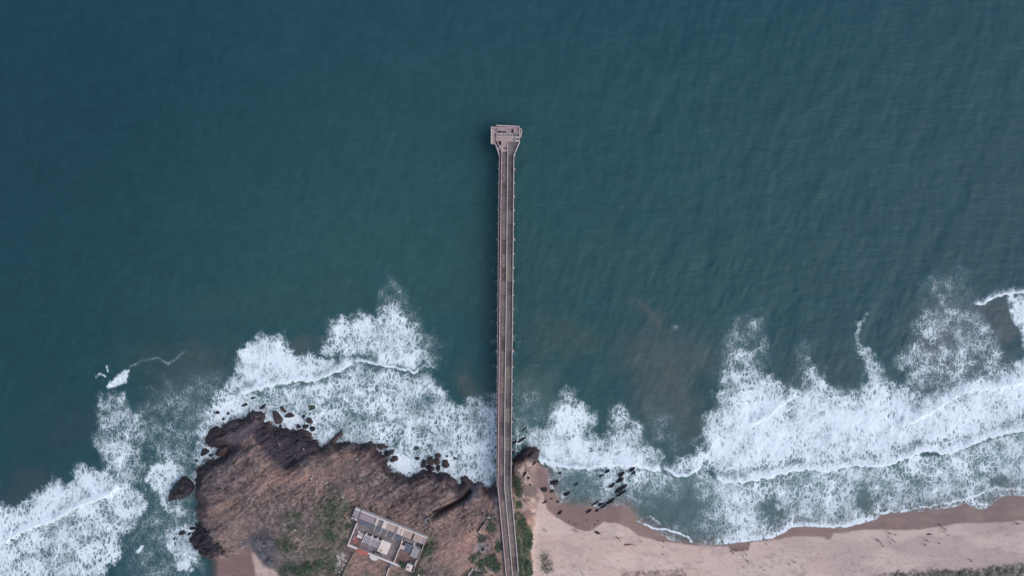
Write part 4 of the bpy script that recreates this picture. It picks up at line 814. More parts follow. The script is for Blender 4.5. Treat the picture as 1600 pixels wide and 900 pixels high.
# ================================================================== compound on the headland
ZB = 10.0
comp = empty('walled_compound', W(*bl(55,30), ZB)); corg = comp.location.copy()
tag(comp, 'white walled compound with long ribbed roof and courtyard on the headland', 'building')
def cpart(mb, name, mat, parent=comp):
    mb.v = [(v[0]-corg.x, v[1]-corg.y, v[2]-corg.z) for v in mb.v]; return mb.build(name, M[mat], parent)
def zs_(z): return ZB + (z-ZB)*.62 if z > ZB+.5 else z
def rect(a0, a1, b0, b1, z0, z1, name, mat, parent=comp):
    z0, z1 = zs_(z0), zs_(z1)
    return cpart(MB().prism([tuple(W(*bl(a, b), 11.8)[:2]) for a, b in ((a0,b0),(a1,b0),(a1,b1),(a0,b1))], z0, z1), name, mat, parent)
def slope(a0, a1, b0, b1, z0, z1, th, name, mat):      # sheet falling from b0 (z0) to b1 (z1)
    z0, z1 = zs_(z0), zs_(z1)
    q = [W(*bl(a, b), 11.8) for a, b in ((a0,b0),(a1,b0),(a1,b1),(a0,b1))]; zz = (z0, z0, z1, z1)
    mb = MB(); mb.v = [(q[i].x, q[i].y, zz[i]-th) for i in range(4)] + [(q[i].x, q[i].y, zz[i]) for i in range(4)]
    mb.f = [(0,1,2,3),(7,6,5,4),(4,5,1,0),(5,6,2,1),(6,7,3,2),(7,4,0,3)]; return cpart(mb, name, mat)
rect(.2, 110.8, .2, 60, ZB-.4, ZB+.12, 'courtyard_floor', 'yard'); rect(78.5, 110, 36, 59.5, ZB+.124, ZB+.16, 'earth_yard', 'yard_brown')
rect(1.5, 18, 43, 58.5, ZB+.124, ZB+.17, 'earth_yard', 'yard_brown')
for args in ((0,112,0,1.6,13.7,'white'),(0,1.2,22,60,12.6,'white'),(110.2,111.4,1.7,60,12.6,'pinkc'),(108.8,110,40,50,12.4,'white'),(1.3,90,57.4,60,12.5,'white'),(77,78.2,20,57.3,12.7,'cream'),(0,1.0,1.7,21.9,13.2,'pinkc'),(98,109,60.5,61.6,11.6,'cream')):
    rect(args[0], args[1], args[2], args[3], ZB-.4, args[4], 'wall', args[5])
# long ribbed roof: individual sheets
rs = random.Random(5); a0 = 1.4; k = 0
while a0 < 110:
    w_ = 2.9; tone = 'pink_sheet' if a0 < 24 else ('dark_sheet' if a0 < 38 else ('tan_sheet' if a0 < 104 else 'slab'))
    if k % 2 == 1: tone = {'pink_sheet':'slab','dark_sheet':'dark_sheet','tan_sheet':'tan_sheet','slab':'slab'}[tone]
    if 86 < a0 < 88.5: tone = 'dark'
    if rs.random() < .16 and tone != 'dark': tone = rs.choice(['cream','pink_sheet','dark_sheet'])
    slope(a0+.12, min(a0+w_-.12, 110), 1.7, 13.2, 13.45+(.07 if k % 2 else 0), 12.9+(.07 if k % 2 else 0), .12, 'roof_sheet', tone)
    a0 += w_; k += 1
rect(1.4, 110, 1.75, 12.6, ZB, 12.55, 'long_room', 'cream')
a0 = 1.4
while a0 < 76:
    slope(a0+.05, min(a0+5.9, 76), 13.4, 21.5+.8*rs.random(), 12.3, 11.9, .1, 'veranda_sheet', 'blue_sheet' if rs.random() < .8 else 'dark_sheet'); a0 += 6.0
for a in (30, 40.6, 50, 61.8, 76.2): rect(a-.35, a+.35, 12.9, 24, 12.32, 12.6, 'veranda_rib', 'white')
for a in (10, 20, 30, 40.6, 50, 61.8, 72): rect(a-.5, a+.5, 22.3, 23.3, ZB, 11.9, 'veranda_post', 'pinkc')
rect(78.5, 101, 13.4, 19.5, ZB, 12.4, 'back_room', 'dark_sheet'); rect(99, 107.5, 13.4, 19.5, 12.404, 12.6, 'roof_hatch', 'dark'); rect(94.5, 98.5, 13.6, 22, ZB, 12.8, 'back_room', 'slab')
# inner buildings
rect(19.8, 46.6, 34.4, 46, ZB, 12.6, 'inner_hall', 'slab'); rect(19.5, 46.7, 33.4, 34.3, ZB, 13.0, 'hall_parapet', 'white'); rect(19.0, 19.75, 34.35, 46.4, ZB, 12.95, 'hall_parapet', 'white'); rect(31.2, 32.0, 34.4, 46, 12.604, 12.9, 'roof_beam', 'white')
for a in (20.2, 29.6, 38.8): rect(a, a+2.2, 30.4, 33.3, ZB, 12.8, 'buttress', 'white')
for a in (23, 32.6, 41.5): rect(a, a+5.6, 31.4, 33.2, ZB, 10.6, 'light_well', 'dark')
rect(46.8, 63, 30.3, 49.4, ZB, 13.3, 'white_room', 'white'); rect(47.4, 62.4, 30.9, 48.8, 13.304, 13.36, 'roof_finish', 'cream'); rect(50, 54, 44.5, 48, 13.364, 13.6, 'water_tank_base', 'tan_sheet')
rect(8.6, 17, 34, 42, ZB, 12.4, 'washroom', 'white'); rect(9.4, 16.2, 34.8, 38, 12.404, 12.7, 'roof_slab', 'pinkc'); rect(6.4, 9.8, 32.8, 34.6, ZB, 12.0, 'gate_post', 'white')
rect(4, 7, 43, 50, ZB, 11.0, 'rubble_heap', 'pinkc2'); rect(7.4, 10.6, 46, 54, ZB, 10.9, 'lumber_stack', 'red')
# south front
for a in range(17, 35, 3): slope(a+.08, a+2.92, 57.0, 63.6, 13.0, 12.2, .14, 'red_roof_panel', 'red')
rect(17.2, 34.8, 60.2, 63, ZB-.4, 12.1, 'front_room', 'cream')
cpart(MB().prism([tuple(W(*bl(38.2+7.4+7.4*math.cos(t), 60.1+5.6*math.sin(t)), 11.8)[:2]) for t in [math.pi*i/12 for i in range(13)]], ZB-.4, 11.7), 'rounded_porch', 'white')
rect(43.5, 52.5, 53.5, 57.3, ZB, 12.5, 'porch_roof', 'dark_sheet'); rect(35.5, 37.6, 60.1, 62, ZB-.4, 11, 'step', 'dark')
# east half
rect(82.6, 95, 21, 34.5, ZB, 12.3, 'east_room', 'blue_sheet'); rect(95.1, 96.4, 24, 36, ZB+.13, ZB+.2, 'dark_passage', 'dark'); rect(96.6, 109, 20.2, 38.4, ZB, 12.1, 'grey_roofed_room', 'slab'); rect(103, 108.5, 20.4, 23, 12.104, 12.4, 'roof_vent', 'dark_sheet')
for b in (27, 30.2): rect(77.9, 84.6, b, b+1.9, 12.304, 12.75, 'cream_slab', 'cream')
rect(97.8, 107.6, 50, 59, ZB, 12.7, 'corner_hut', 'white'); rect(98.2, 107.2, 50.4, 58.6, 12.704, 12.74, 'hut_roof', 'white')
tk = W(*bl(101.2, 55.4), 12); cpart(MB().tube((tk.x, tk.y, 11.702), (tk.x, tk.y, 12.1), .5, .48, 14), 'water_drum', 'pinkc2')
rect(100, 106, 47, 49.8, ZB, 12.0, 'lean_to_roof', 'blue_sheet')
# annexe on the west, standing free of the compound
anx = empty('annexe', W(*bl(-6, 10), ZB)); corg2 = anx.location.copy(); tag(anx, 'small grey flat roofed annexe with white front edge left of the compound', 'building')
_c = corg; corg = corg2
rect(-10.2, -1.2, 2.6, 18.2, ZB-.4, 12.6, 'wall', 'slab', anx); rect(-10.2, -1.2, .2, 2.5, ZB-.4, 13.0, 'front_parapet', 'white', anx); rect(-9.6, -1.8, 3, 17.6, 12.604, 12.66, 'roof', 'slab', anx); rect(-8, -6, 13, 15, 12.664, 13.1, 'roof_hatch', 'dark', anx); rect(-9.8, -7.6, 16.8, 18.0, 12.664, 12.9, 'roof_kerb', 'white', anx); rect(-4, -1.4, 15.5, 18, 12.664, 13.2, 'water_tank', 'white', anx)
corg = _c
# blue tarp bundle outside the wall
p = W(610.6, 882.9, 11.2)
t = link_mesh('tarp_cover', rock_mesh(ell(3.2, 2.4, 10, 5), 1.3, M['bluetarp'], 9)); t.location = (p.x, p.y, ZB-.1); tag(t, 'light blue tarpaulin cover against the outside of the compound front wall', 'tarpaulin')

# low walls running down from the compound and the plot wall by the pier
def lowwall(pts, wd, hgt, name, mat, label, cat='wall'):
    pr = G(*pts[0]); root = empty(name, pr); tag(root, label, cat)
    dense = []
    for (a, b) in zip(pts[:-1], pts[1:]):
        n = max(1, int(math.hypot(b[0]-a[0], b[1]-a[1])/5)); dense += [(a[0]+(b[0]-a[0])*i/n, a[1]+(b[1]-a[1])*i/n) for i in range(n)]
    dense.append(pts[-1])
    for a, b in zip(dense[:-1], dense[1:]):
        A = G(*a); B = G(*b); zt = max(A.z, B.z)+hgt; zb = min(A.z, B.z)-.5
        mb = MB().bar(A, B, wd, z0=zb, z1=zt+random.uniform(-.04, .04)); mb.v = [(v[0]-pr.x, v[1]-pr.y, v[2]-pr.z) for v in mb.v]; mb.build('wall_section', M[mat], root)
    return root
lowwall([(554.4,862.8),(548,874),(541,888),(533,905)], .34, .9, 'boundary_wall', 'wall_low', 'thin pale wall running down left from the compound front corner')
lowwall([(609,885.5),(606,893),(603,905)], .34, .9, 'boundary_wall', 'cream', 'short pale wall running down from the blue tarpaulin')
lowwall([(531.5,897),(528,905)], .3, .9, 'boundary_wall', 'wall_low', 'stub of wall beside the rubble at the lower frame edge')
lowwall([(761.4,811.6),(757,818),(752,824.5),(746,832)], .4, 1.0, 'plot_wall', 'wall_low', 'low stone wall slanting beside the green plot near the pier')
lowwall([(739.4,888.5),(736,892.5),(733,897),(731,904)], .7, .35, 'track_kerb', 'stone', 'pale kerb of a track leaving the lower frame edge near the pier', 'kerb')
lowwall([(654.5,897),(655,905)], .5, .8, 'boundary_wall', 'cream', 'wall stub below the compound corner hut')
# small concrete shelter on the slope right of the compound
p = G(668.5, 813); r_ = empty('concrete_shelter', p, R(35)); tag(r_, 'tiny concrete shelter with dark opening on the slope north east of the compound', 'shelter')
MB().box(-1.1,1.1,.75,1.1,-.3,1.2).build('wall', M['slab'], r_); MB().box(-1.1,-.8,-1.1,.745,-.3,1.1).build('wall', M['slab'], r_); MB().box(.8,1.1,-1.1,.745,-.3,1.1).build('wall', M['dark_sheet'], r_); MB().box(-.795,.795,-1.1,.745,-.1,.12).build('floor', M['dark'], r_)
# well on the grey apron
p = G(753.8, 857.5); r_ = empty('open_well', p); tag(r_, 'round dark open well on a pale grey apron west of the pier ramp', 'well')
m_ = MB()
for i in range(16):
    t0 = 2*math.pi*i/16; t1 = 2*math.pi*(i+1)/16
    m_.prism([(1.0*math.cos(t0),1.0*math.sin(t0)),(1.25*math.cos(t0),1.25*math.sin(t0)),(1.25*math.cos(t1),1.25*math.sin(t1)),(1.0*math.cos(t1),1.0*math.sin(t1))], -.3, .5)
m_.build('well_ring', M['slab'], r_); MB().prism([(1.0*math.cos(2*math.pi*i/16), 1.0*math.sin(2*math.pi*i/16)) for i in range(16)], -.3, .08).build('well_water', M['dark'], r_)

# ================================================================== vegetation
def leaf_cloud(pts, size, seed):
    rs = np.random.RandomState(seed); n = len(pts); P = np.array(pts)
    a = rs.normal(size=(n, 3)); a[:, 2] *= .5; a /= np.linalg.norm(a, axis=1)[:, None]
    b = rs.normal(size=(n, 3)); b -= (a*b).sum(1)[:, None]*a; b /= np.linalg.norm(b, axis=1)[:, None]
    s = size*(0.6+.8*rs.rand(n))[:, None]
    v = np.stack([P-a*s-b*s*.2, P+b*s*.55, P+a*s+b*s*.1, P-b*s*.5], 1).reshape(-1, 3)
    return v, [(4*i, 4*i+1, 4*i+2, 4*i+3) for i in range(n)]
def cover(name, polys, n, hgt, size, mats, label_kind, seed):
    """scattered leaf clumps over traced patches"""
    rs = random.Random(seed); pts = []; cl = []
    for P_, dens in polys:
        xs = [p[0] for p in P_]; ys = [p[1] for p in P_]; k = int(n*dens)
        qx = np.array([rs.uniform(min(xs), max(xs)) for _ in range(k)]); qy = np.array([rs.uniform(min(ys), max(ys)) for _ in range(k)])
        m = sdf(qx, qy, P_) + (fbm(qx/6, qy/6, 3, seed)-.5)*6; nz_ = fbm(qx/4.5, qy/4.5, 3, seed+5)
        for x_, y_, d_, q_ in zip(qx, qy, m, nz_):
            if d_ < 0 and q_ > .44: cl.append((x_, y_, q_))
    for x_, y_, q_ in cl:
        p = G(x_, y_); r = (.35+1.0*(q_-.4)*2)
        for _ in range(7): pts.append((p.x+rs.gauss(0, r*.55), p.y+rs.gauss(0, r*.55), p.z+abs(rs.gauss(0, hgt*.5))*r+.05))
    v, f = leaf_cloud(pts, size, seed); me = bpy.data.meshes.new(name); me.from_pydata(v.tolist(), [], f)
    for m in mats: me.materials.append(M[m])
    me.update(); idx = np.random.RandomState(seed).randint(0, len(mats), len(f)); me.polygons.foreach_set('material_index', idx.astype(np.int32))
    return tag(link_mesh(name, me), kind='stuff')
cover('creeping_grass', [([(804,800),(812,798),(820,812),(830,824),(832,842),(829,860),(832,878),(830,905),(812,905),(808,878),(803,830)], 1.0), ([(802,742),(809,746),(814,765),(816,778),(806,774),(802,758)], .35), ([(803,780),(812,782),(816,792),(806,796)], .15)], 1100, .4, .24, ['leaf','leaf2'], '', 21)
cover('weed_patches', [([(736,868),(748,860),(753,872),(762,866),(775,866),(781,884),(776,894),(760,894),(744,888)], .7), ([(745,835),(760,838),(758,848),(748,846)], .12), ([(774,846),(784,844),(786,858),(776,864)], .14), ([(760,804),(774,802),(776,812),(764,814)], .12), ([(718,905),(736,890),(752,896),(758,905)], .25), ([(764,815.5),(776,821.5),(772,831),(764,832),(759,826)], .35)], 1100, .45, .24, ['leaf','leaf_grey'], '', 22)
cover('headland_scrub', [([(500,780),(530,772),(544,790),(538,830),(545,850),(530,858),(500,850),(488,820)], .55), ([(440,802),(476,800),(480,824),(452,834)], .25), ([(425,842),(462,838),(466,862),(440,868)], .25), ([(432,905),(440,884),(470,876),(520,880),(545,905)], .6), ([(480,855),(520,855),(535,880),(500,884)], .25), ([(660,842),(678,848),(676,875),(664,880),(656,870)], .3), ([(640,896),(660,886),(670,905),(640,905)], .12)], 1300, .3, .22, ['leaf','leaf2','leaf_grey'], '', 23)
cover('beach_scrub', [([(1360,905),(1372,897),(1400,893),(1480,890),(1520,888),(1600,880),(1640,878),(1640,910),(1360,910)], 1.0), ([(965,905),(975,894),(1060,890),(1090,905)], .12), ([(846,866),(862,868),(866,890),(852,896),(844,888)], .1)], 3000, .25, .17, ['leaf_grey','leaf2'], '', 24)
# compound plants
pc = [(W(*bl(a, b), 10.4)) for a, b in [(88+random.uniform(-2,9), 53+random.uniform(-2.5,5)) for _ in range(60)]]
v, f = leaf_cloud([(q.x+random.gauss(0,.3), q.y+random.gauss(0,.3), ZB+random.uniform(.2, 1.9)) for q in pc for _ in range(6)], .24, 31)
me = bpy.data.meshes.new('courtyard_shrub'); me.from_pydata(v.tolist(), [], f); me.materials.append(M['leaf']); me.update(); sh_ = link_mesh('courtyard_shrub', me); tag(sh_, 'dense green shrub inside the compound beside the white corner hut', 'shrub')
# individual bushes: foliage + stem
def bush_meshes(seed, rad, h, n):
    rs = random.Random(seed); pts = []; cl = [(rs.gauss(0, rad*.45), rs.gauss(0, rad*.45), rs.uniform(.35, .95)*h) for _ in range(11)]
    for c in cl:
        for _ in range(n//11):
            a = Vector((rs.gauss(0, 1), rs.gauss(0, 1), rs.gauss(0, .8))).normalized()*rad*.38*rs.uniform(.6, 1); pts.append((c[0]+a.x, c[1]+a.y, max(.1, c[2]+a.z)))
    v, f = leaf_cloud(pts, .24, seed); me = bpy.data.meshes.new('foliage'); me.from_pydata(v.tolist(), [], f); me.materials.append(M['leaf']); me.materials.append(M['leaf2']); me.update()
    me.polygons.foreach_set('material_index', (np.random.RandomState(seed).rand(len(f)) > .7).astype(np.int32))
    m = MB()
    for c in cl[:5]: m.tube((0, 0, -.3), (c[0]*.8, c[1]*.8, c[2]*.8), .09, .04, 5)
    return me, m.mesh('stem', M['trunk'])
BM = [bush_meshes(40+i, 2.0, 1.7, 900) for i in range(3)]
for i, (x_, y_, s_, lb) in enumerate([(827,852,1.3,'dark green bush on the grass strip right of the ramp middle'),(822,884,1.7,'largest dark bush where the east parapet of the ramp ends'),(828,895,1.4,'dark bush at the lower frame edge right of the ramp'),(814,815,1.1,'dense bush against the upper end of the green strip'),(817,826,.9,'bush just below the uppermost one on the green strip'),(829,838,.9,'small bush in the middle of the green strip'),
        (740,872,1.0,'bush at the left end of the weed patch by the well'),(752,880,1.1,'bush in the middle of the weed patch by the well'),(769,874,1.4,'round dark bush between the well and the ramp'),(776,888,1.2,'bush at the lower frame edge left of the ramp'),(480,888,1.6,'dark bush at the lower left of the headland by the frame edge'),(500,882,1.4,'dark bush left of the white rubble'),(449,852,1.3,'bush beside the grey palms'),(518,838,1.2,'bush on the green slope left of the compound'),(543,822,1.0,'bush near the compound west wall'),(668,858,1.2,'dark bush outside the compound east wall'),(463,893,1.3,'leftmost bush at the lower frame edge of the headland'),(646,893,.8,'bush below the compound corner hut'),(777,856,.9,'greyish bush touching the left side of the ramp'),(464,806,1.1,'lone bush on the brown slope')]):
    p = G(x_, y_, -.1); b = empty('bush', p, i*1.3); s_ *= .85; b.scale = (s_, s_, .5*s_); tag(b, lb, 'bush', 'bushes on the headland')
    fo, stm = BM[i % 3]; link_mesh('foliage', fo, b); link_mesh('stem', stm, b)
# palms with grey fronds at the head of the cove
def palm_meshes(seed, nf, ln):
    rs = random.Random(seed); fr = []
    for k in range(nf):
        a = 2*math.pi*k/nf + rs.uniform(-.15, .15); l_ = ln*rs.uniform(.8, 1.1); m = MB(); pts = []
        for j in range(7):
            t = j/6; pts.append(Vector((math.cos(a)*l_*t, math.sin(a)*l_*t, 3.0 + 1.0*t - 1.9*t*t)))
        sd_ = Vector((-math.sin(a), math.cos(a), 0))
        for j in range(6):
            w0 = .27*math.sin(math.pi*min(1, (j+.25)/6.2))+.05; w1 = .27*math.sin(math.pi*min(1, (j+1.25)/6.2))+.03
            n = len(m.v); m.v += [tuple(pts[j]-sd_*w0-Vector((0,0,.12))), tuple(pts[j]), tuple(pts[j]+sd_*w0-Vector((0,0,.12))), tuple(pts[j+1]-sd_*w1-Vector((0,0,.12))), tuple(pts[j+1]), tuple(pts[j+1]+sd_*w1-Vector((0,0,.12)))]
            m.f += [(n, n+1, n+4, n+3), (n+1, n+2, n+5, n+4)]
        fr.append(m.mesh('frond', M['frond']))
    return fr, MB().tube((0, 0, -1), (0, 0, 3.05), .22, .15, 8).mesh('trunk', M['trunk'])
for x_, y_, sc_, sd_, lb in ((407,848,1.15,1,'grey palm with the widest starry crown above the small cove'),(423,846,.7,2,'smaller grey palm right of the widest crown'),(412,866,.8,3,'grey palm at the upper edge of the dry cove sand'),(424,879,.75,4,'lowest grey palm beside the dry cove sand')):
    fr, tr = palm_meshes(sd_, 12, 3.6); p = G(x_, y_, -.2); t = empty('palm_tree', p); t.scale = (sc_, sc_, sc_*.8); tag(t, lb, 'palm', 'grey palms by the small cove')
    link_mesh('trunk', tr, t)
    for q in fr: link_mesh('frond', q, t)
# white rubble heap beside the boundary wall and loose stones
def rubble(name, polys, n, size, mat, seed, label=None):
    rs = random.Random(seed); v = []; f = []
    for P_ in polys:
        xs = [p[0] for p in P_]; ys = [p[1] for p in P_]
        qx = np.array([rs.uniform(min(xs), max(xs)) for _ in range(n)]); qy = np.array([rs.uniform(min(ys), max(ys)) for _ in range(n)]); ins = sdf(qx, qy, P_) < 0
        for x_, y_, i_ in zip(qx, qy, ins):
            if not i_: continue
            p = G(x_, y_); s_ = size*rs.uniform(.4, 1.3); k = len(v)
            for dx, dy, dz in ((-1,-1,-.3),(1,-1,-.3),(1,1,-.3),(-1,1,-.3),(-.7,-.6,.5),(.6,-.7,.6),(.7,.6,.45),(-.6,.7,.6)):
                v.append((p.x+s_*(dx+rs.uniform(-.3,.3)), p.y+s_*(dy+rs.uniform(-.3,.3)), p.z+s_*dz))
            f += [(k+4,k+5,k+6,k+7),(k,k+1,k+5,k+4),(k+1,k+2,k+6,k+5),(k+2,k+3,k+7,k+6),(k+3,k,k+4,k+7)]
    me = bpy.data.meshes.new(name); me.from_pydata(v, [], f); me.materials.append(M[mat]); me.update(); return tag(link_mesh(name, me), kind='stuff')
rubble('white_rubble', [[(528,864),(536,864),(543,872),(540,886),(532,896),(526,896),(522,878)]], 130, .34, 'stone', 61)
rubble('grey_rubble', [[(430,855),(460,838),(478,850),(480,872),(460,885),(436,872)],[(802,724),(838,724),(832,752),(842,772),(836,800),(812,780)]], 240, .24, 'wall_low', 62)
rubble('dark_cobbles', [[(742,885),(772,890),(770,898),(742,897)]], 60, .22, 'stone', 63)
rubble('loose_stones', [[(470,735),(510,735),(520,760),(480,765)],[(600,770),(720,775),(760,800),(740,850),(700,850),(680,810)],[(770,770),(776,770),(786,880),(778,860)],[(340,730),(420,740),(440,800),(340,790)],[(530,700),(620,745),(560,770),(520,730)]], 90, .16, 'stone', 64)

rubble('shore_rubble', [[(322,690),(330,668),(345,668),(388,648),(412,645),(410,654),(350,680),(334,700)],[(428,668),(470,674),(497,692),(500,703),(470,690),(432,682)],[(500,702),(535,680),(560,694),(590,694),(606,722),(616,740),(645,748),(664,736),(700,742),(716,758),(700,756),(660,746),(640,756),(600,742),(584,704),(545,700),(510,706)],
 [(304,760),(308,735),(330,722),(352,712),(340,728),(318,745),(312,770)],[(296,846),(312,818),(330,838),(352,862),(330,872),(312,866)]], 330, .62, 'rock', 65)
for a in ((314,833,13,2.6,'upper long dark slab on the broken south west corner of the headland'),(322,843,15,3.0,'middle long dark slab on the broken south west corner of the headland'),(313,853,10,2.4,'short dark slab nearest the water at the south west corner'),(330,860,13,2.8,'lowest long slab pointing up right beside the small cove'),(341,849,8,1.8,'thin slab highest up the slope by the small cove')):
    g = ground_z(a[0], a[1]); sea_rock(a[0], a[1], a[2], a[3], -42, 1.1, 'rock', a[4], 'slabs at the south west corner', None, 'rock_slab', g-.25)
# ================================================================== nets and wrack on the sand
def heap(px_, py_, rx, ry, ang, h, mat, name, label, cat):
    g = G(px_, py_); o = link_mesh(name, rock_mesh(ell(rx, ry, ang, int(px_)), h, M[mat], int(px_+py_))); o.location = (g.x, g.y, g.z-.02); return tag(o, label, cat)
heap(980.5,851,5.2,1.3,-4,.35,'net','fishing_net','rust brown net laid out in a line on the sand','fishing net')
heap(987.5,850.6,1.4,.9,0,.3,'net','fishing_net','small rust coloured heap at the right end of the net line','fishing net')
heap(933.5,832.5,4.4,2.0,20,.5,'netdark','fishing_net','dark heap of netting on sand below the brown wet bay','fishing net')
heap(1451.5,834.8,4.6,1.0,-10,.4,'netdark','drift_log','dark drift log lying on the beach left of the right hand walkers','log')
heap(848,828,1.0,.8,0,.2,'netdark','seaweed_clump','small dark seaweed clump on pale sand near the pier','seaweed')
for i, (x_, y_, lb) in enumerate([(889,815,'left dark weed clump on the wet bay sand'),(916.5,812.6,'round dark weed clump in the middle of the wet bay'),(934.5,814,'faint dark weed clump right in the wet bay'),(929.5,819.5,'dark weed clump near the right edge of the wet bay'),(921,829,'weed clump at the lowest point of the wet bay'),(372.5,893.6,'dark clump on the wet sand of the small cove'),(900,819,'dark weed clump by the paired walkers')]):
    heap(x_, y_, 1.2, .9, 20*i, .3, 'netdark', 'seaweed_clump', lb, 'seaweed')

# ================================================================== people
def body_mesh(name, J, E, Rd, shirt, bare=None):
    """one skinned continuous body; faces coloured by height/limb as clothes, skin, hair"""
    me = bpy.data.meshes.new(name+'_rig'); me.from_pydata(J, E, []); me.update()
    o = bpy.data.objects.new(name+'_rig', me); COL.objects.link(o)
    md = o.modifiers.new('skin', 'SKIN'); md.use_smooth_shade = True
    for i, r in enumerate(Rd): me.skin_vertices[0].data[i].radius = (r, r)
    me.skin_vertices[0].data[0].use_root = True
    sb = o.modifiers.new('sub', 'SUBSURF'); sb.levels = 1; sb.render_levels = 1
    dg = bpy.context.evaluated_depsgraph_get(); dg.update(); out = bpy.data.meshes.new_from_object(o.evaluated_get(dg)); out.name = name
    bpy.data.objects.remove(o); bpy.data.meshes.remove(me)
    out.materials.clear()
    for k in ('skin', shirt, 'trouser', 'hair'): out.materials.append(M[k])
    return out
def person_mesh(kind, shirt):
    f = 1 if kind != 'walk' else 0
    if kind == 'sit':
        J = [(0,0,.22),(0,.02,.45),(0,.04,.68),(0,.05,.80),(0,.07,.90),(0,.07,1.02), (-.12,-.25,.42),(-.13,-.38,.08),(-.13,-.52,.05),(.12,-.25,.42),(.13,-.38,.08),(.13,-.52,.05),(-.2,.03,.70),(-.25,-.14,.50),(-.14,-.32,.46),(.2,.03,.70),(.25,-.14,.50),(.14,-.32,.46)]
    else:
        s = .30 if kind == 'walk' else .03
        J = [(0,0,.92),(0,0,1.15),(0,.01,1.38),(0,.01,1.49),(0,-.01,1.58),(0,-.01,1.70), (-.10,-s*.5,.50),(-.11,-s*.9,.07),(-.11,-s*.9-.14,.03),(.10,s*.5,.50),(.11,s*.9,.10),(.11,s*.9-.13,.03),(-.2,0,1.40),(-.27,s*.4,1.14),(-.25,s*.2-.12,.92),(.2,0,1.40),(.27,-s*.4,1.14),(.25,-s*.6-.08,.93)]
    E = [(0,1),(1,2),(2,3),(3,4),(4,5),(0,6),(6,7),(7,8),(0,9),(9,10),(10,11),(2,12),(12,13),(13,14),(2,15),(15,16),(16,17)]
    Rd = [.15,.13,.16,.055,.10,.075,.075,.045,.04,.075,.045,.04,.06,.042,.03,.06,.042,.03]
    me = body_mesh('person', J, E, Rd, shirt)
    zt = .40 if kind == 'sit' else .95; zs = .76 if kind == 'sit' else 1.46; zh = .96 if kind == 'sit' else 1.64
    for p in me.polygons:
        c = p.center
        if c.z > zh or (c.z > zh-.07 and c.y > .03): mi = 3
        elif c.z > zs: mi = 0
        elif kind != 'sit' and abs(c.x) > .215 and c.z < 1.2: mi = 0
        elif kind == 'sit' and abs(c.x) > .13 and c.y < -.08 and c.z > .44: mi = 0
        elif c.z > zt or (kind == 'sit' and c.y > -.08): mi = 1
        elif c.z < .06: mi = 0
        else: mi = 2
        p.material_index = mi
    return me
PM = {(k, s): person_mesh(k, s) for k in ('walk', 'stand', 'sit') for s in ('shirt_dark', 'shirt_white', 'shirt_red', 'shirt_blue')}
def person(px_, py_, kind, shirt, rot, label, group=None, z=None):
    g = W(px_, py_, z+.8) if z is not None else G(px_, py_)
    o = link_mesh('person', PM[(kind, shirt)]); o.location = (g.x, g.y, z if z is not None else g.z-.02); o.rotation_euler = (0, 0, R(rot)); s_ = 1.0
    return tag(o, label, 'person', group)
BGp = 'people on the beach'
